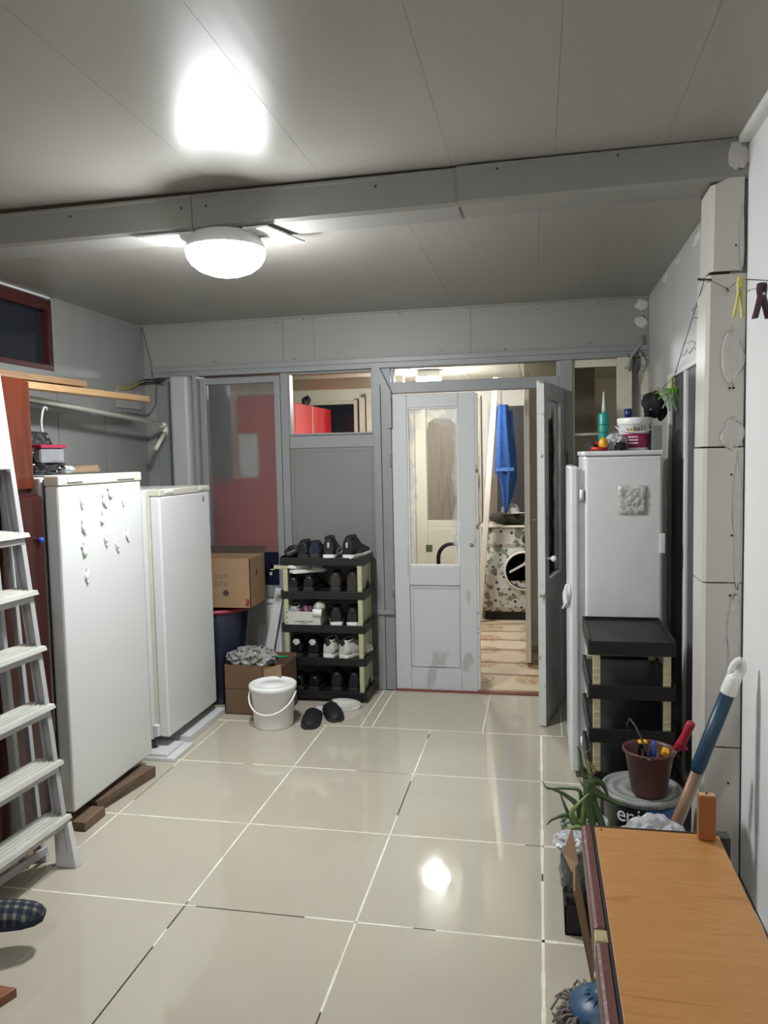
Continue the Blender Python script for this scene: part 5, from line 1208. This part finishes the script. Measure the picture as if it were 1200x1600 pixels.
t = thing('shopping_bag', 'green-grey printed bag with a clear top beside the aloe', 'bag', (1.31, .80, 0))
MB().bag((1.300, .80, .135), .047, .055, .095, 17, .16, flat=.125).build('bag', mat('printed_bag', (.10, .12, .11), .35, scale=28, col2=(.30, .30, .27), thr=.60), t)
MB().bag((1.296, .80, .232), .058, .060, .026, 18, .35).build('clear_top', CLEARW, t)
t = tag(MB().bag((1.555, .80, .180), .125, .075, .150, 19, .26, 56, 28, flat=.178).build('white_bag', CLEARW), 'crumpled clear-white bag between the bench and the paint tub', 'bag')
# black crate
t = thing('black_crate', 'low black plastic crate holding the aloe and bag beside the bench', 'crate', (1.36, .83, 0))
m = MB(); x0, x1, y0, y1, h = 1.268, 1.425, .655, 1.045, .095
m.box(x0, x1, y0, y1, .001, .006); m.box(x0, x0+.004, y0, y1, .080, h); m.box(x1-.004, x1, y0, y1, .001, h); m.box(x0, x1, y0, y0+.004, .001, h); m.box(x0, x1, y1-.004, y1, .001, h)
for k in range(9): m.box(x0, x0+.004, y0+.047*k, y0+.047*k+.008, .006, .080)
for z in (.03, .055): m.box(x0, x0+.004, y0, y1, z, z+.006)
m.build('body', BLACK, t)
t = thing('flattened_cardboard', 'folded cardboard standing against the left side of the bench', 'cardboard', (1.36, .6, 0))
MB().hexa([(1.335, .44, .001), (1.341, .44, .001), (1.346, .640, .001), (1.340, .640, .001)], [(1.285, .44, .27), (1.290, .44, .27), (1.300, .640, .27), (1.294, .640, .27)]).build('sheet', CARD, t)
m = MB(); m.add([(1.285, .56, .26), (1.262, .64, .275), (1.288, .66, .345), (1.304, .60, .27), (1.289, .56, .26), (1.266, .64, .275), (1.292, .66, .345), (1.308, .60, .27)], [(0, 1, 2, 3), (7, 6, 5, 4), (0, 4, 5, 1), (1, 5, 6, 2), (2, 6, 7, 3), (3, 7, 4, 0)]); m.build('folded_flap', CARD, t)
MB().box(1.290, 1.2995, .52, .56, .19, .22).build('print', PRINTB, t)
# mop head
t = thing('floor_mop', 'blue mop head with grey strings on the floor by the bench', 'mop', (1.35, .30, 0))
MB().lathe([(.09, .03), (.085, .055), (.05, .072), (.03, .078), (.03, .095), (.002, .096)], (1.352, .285, 0), 28).build('disc', MOPBLUE, t)
m = MB()
for k in range(5):
    a = R(150+k*30); m.tube([(1.352+.03*math.cos(a), .285+.03*math.sin(a), .08), (1.352+.085*math.cos(a), .285+.085*math.sin(a), .05)], .003, 6)
m.build('rib', BLUESLEEVE, t)
m = MB(); rnd = random.Random(9)
for k in range(110):
    a = R(rnd.uniform(60, 330)); r1 = rnd.uniform(.10, .135); b = a+rnd.uniform(-.15, .15)
    m.tube([(1.352+.07*math.cos(a), .285+.07*math.sin(a), .03+rnd.uniform(0, .015)), (1.352+r1*.85*math.cos(b), .285+r1*.85*math.sin(b), rnd.uniform(.02, .05)), (1.352+r1*math.cos(b), .285+r1*math.sin(b), rnd.uniform(.006, .03))], .0035, 5)
m.build('strings', STRINGM, t, kind='stuff')
t_ = MB().lathe([(.012, .0), (.012, .03), (.020, .034), (.020, .040), (.010, .045)], (1.352, .285, .095), 14).build('socket', FRIDGE2, t)

# ================================================================== BENCH
t = thing('wooden_bench', 'beech-topped chest with maroon edge in the right foreground', 'chest', (1.45, -.4, 0))
MB().box(1.325, 1.611, -1.10, .160, .578, .600).build('top_board', BENCHTOP, t, bevel=.0015)
MB().box(1.294, 1.319, -.262, .165, .540, .603).build('edge_rail', MAROON, t, bevel=.008)
MB().box(1.294, 1.319, -1.10, -.300, .540, .603).build('edge_rail', MAROON, t, bevel=.008)
MB().box(1.295, 1.319, -.300, -.264, .545, .602).build('latch_plate', mat('brass_plate', (.42, .34, .18), .45, scale=30, col2=(.2, .16, .09), thr=.6), t, bevel=.002)
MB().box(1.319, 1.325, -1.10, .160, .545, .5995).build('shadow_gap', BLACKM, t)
MB().box(1.345, 1.365, -1.08, .125, .0, .545).build('side_panel', MAHOD, t, bevel=.002)
MB().box(1.575, 1.600, -1.08, .150, .0, .578).build('side_panel', MAHOD, t, bevel=.002)
MB().box(1.345, 1.575, .125, .150, .0, .578).build('end_panel', ORANGEWOOD, t, bevel=.002)
MB().box(1.330, 1.575, -1.08, -1.055, .0, .578).build('end_panel', ORANGEWOOD, t, bevel=.002)
MB().box(1.325, 1.611, .160, .166, .572, .601).build('edge_band', MAHOD, t)
MB().tube([(1.340, .145, .600), (1.340, .145, .6012)], .003, 8).build('screw', DSTEEL, t)
t = thing('wooden_block', 'upright orange-brown wooden block on the far corner of the bench', 'block', (1.58, .13, .60))
MB().box(1.559, 1.599, .125, .150, .6005, .708).build('body', ORANGEWOOD, t, bevel=.004)
MB().box(1.562, 1.596, .128, .147, .708, .7095).build('end_grain', PINE, t)
MB().tube([(1.579, .138, .709), (1.579, .138, .714)], .0022, 6).build('nail', DSTEEL, t)
single(MB().box(1.585, 1.640, .165, .20, .0, .592), 'black_corner_board', DARKCAB, 'dark board standing behind the far corner of the bench', 'board')

# ================================================================== CLOTHESLINE, PEGS
t = thing('clothesline', 'thin grey line strung from the pillar nails', 'line', (1.75, 1.1, 2.09))
m = MB(); m.tube([(1.752, 1.09, 2.092), (1.775, 1.085, 2.085), (1.822, 1.065, 2.052), (1.78, .72, 2.012), (1.84, .66, 1.99), (1.887, .60, 1.985)], .0016, 6)
m.tube([(1.752, 1.09, 2.092), (1.83, 2.15, 1.868), (1.79, 2.55, 1.80), (1.74, 3.09, 1.86)], .0018, 6); m.build('cord', WIREG, t)
MB().tube([(1.730, 1.085, 2.094), (1.776, 1.10, 2.092)], .004, 8).build('nail', DSTEEL, t)
MB().tube([(1.815, 1.055, 2.053), (1.832, 1.104, 2.052)], .003, 8).build('nail', DSTEEL, t)
MB().tube([(1.762+.020*math.cos(a), 1.25, 2.010+.020*math.sin(a)) for a in [R(40+k*15) for k in range(20)]], .0022, 6).build('ring_hook', STEEL, t)
def peg(label, loc, col_, ln=.075, spread=.018, rot=(0, 0, 0), group=None, wide=.010, th=.006):
    t = local(thing('clothes_peg', label, 'clothes peg', loc, 0, group)); t.rotation_euler = rot
    for s_ in (-1, 1):
        m = MB(); m.rings([[Vector((s_*x+dx, dy, z)) for dx, dy in ((-th/2, -wide/2), (th/2, -wide/2), (th/2, wide/2), (-th/2, wide/2))] for x, z in ((.005, ln*.42), (.0065, ln*.25), (.004, ln*.05), (spread*.55, -ln*.25), (spread, -ln*.58))], smooth=False)
        m.build('jaw', col_, t, bevel=.001)
    MB().tube([(0, -wide*.7, ln*.10), (0, wide*.7, ln*.10)], .004, 8).build('spring', STEEL, t)
    return t
peg('yellow clothes peg on the line before the pillar', (1.772, .70, 1.965), YELCLIP, .115, .014, (0, R(4), R(20)), 'pegs on the line at the right edge')
peg('glossy dark plum clothes peg at the right edge, front one', (1.824, .67, 1.945), PLUMCLIP, .10, .020, (0, R(0), R(15)), 'pegs on the line at the right edge', .018, .011)
peg('glossy dark plum clothes peg at the right edge, rear one', (1.860, .665, 1.945), PLUMCLIP, .10, .018, (0, R(-4), R(15)), 'pegs on the line at the right edge', .018, .011)
GP = 'green pegs beside the dark door panels'
for i, (x, y, z, a, c_, lab) in enumerate(((1.815, 2.10, 1.800, 80, GREEN, 'bright green clothes peg lying level, topmost of the cluster'), (1.795, 2.10, 1.760, 12, GREEND, 'pale green clothes peg, leftmost of the cluster'), (1.808, 2.08, 1.750, -6, GREEND, 'pale green clothes peg, lowest of the cluster'), (1.825, 2.09, 1.775, -14, GREEN, 'bright green clothes peg, hanging at the right of the cluster'), (1.790, 2.12, 1.795, 65, GREEN, 'bright green clothes peg, pointing left in the cluster'), (1.818, 2.12, 1.825, 0, YELCLIP, 'yellow-green clothes peg hanging on the line over the cluster'))):
    peg(lab, (x, y, z), c_, .085, .016, (0, R(a), R(10)), GP)
t = thing('black_cloth', 'black cloth pegged on the line over the old fridge', 'cloth', (1.74, 2.2, 1.72))
MB().blob((1.735, 2.15, 1.735), .050, .03, .055, 41, .16).build('cloth', BLACKM, t)
MB().blob((1.705, 2.13, 1.665), .016, .015, .055, 42, .1).build('hanging_end', BLACKM, t)
MB().blob((1.775, 2.16, 1.705), .025, .02, .04, 43, .12).build('fold', BLACKM, t)
MB().box(1.715, 1.722, 2.112, 2.116, 1.712, 1.716).build('mark', WHITE, t)
for x, lab in ((1.728, 'wooden clothes peg on the black cloth, left one'), (1.752, 'wooden clothes peg on the black cloth, right one')):
    peg(lab, (x, 2.16, 1.800), WOODCLIP, .055, .006, (0, R(8 if x > 1.74 else -6), 0), 'wooden pegs on the black cloth', .008, .004)
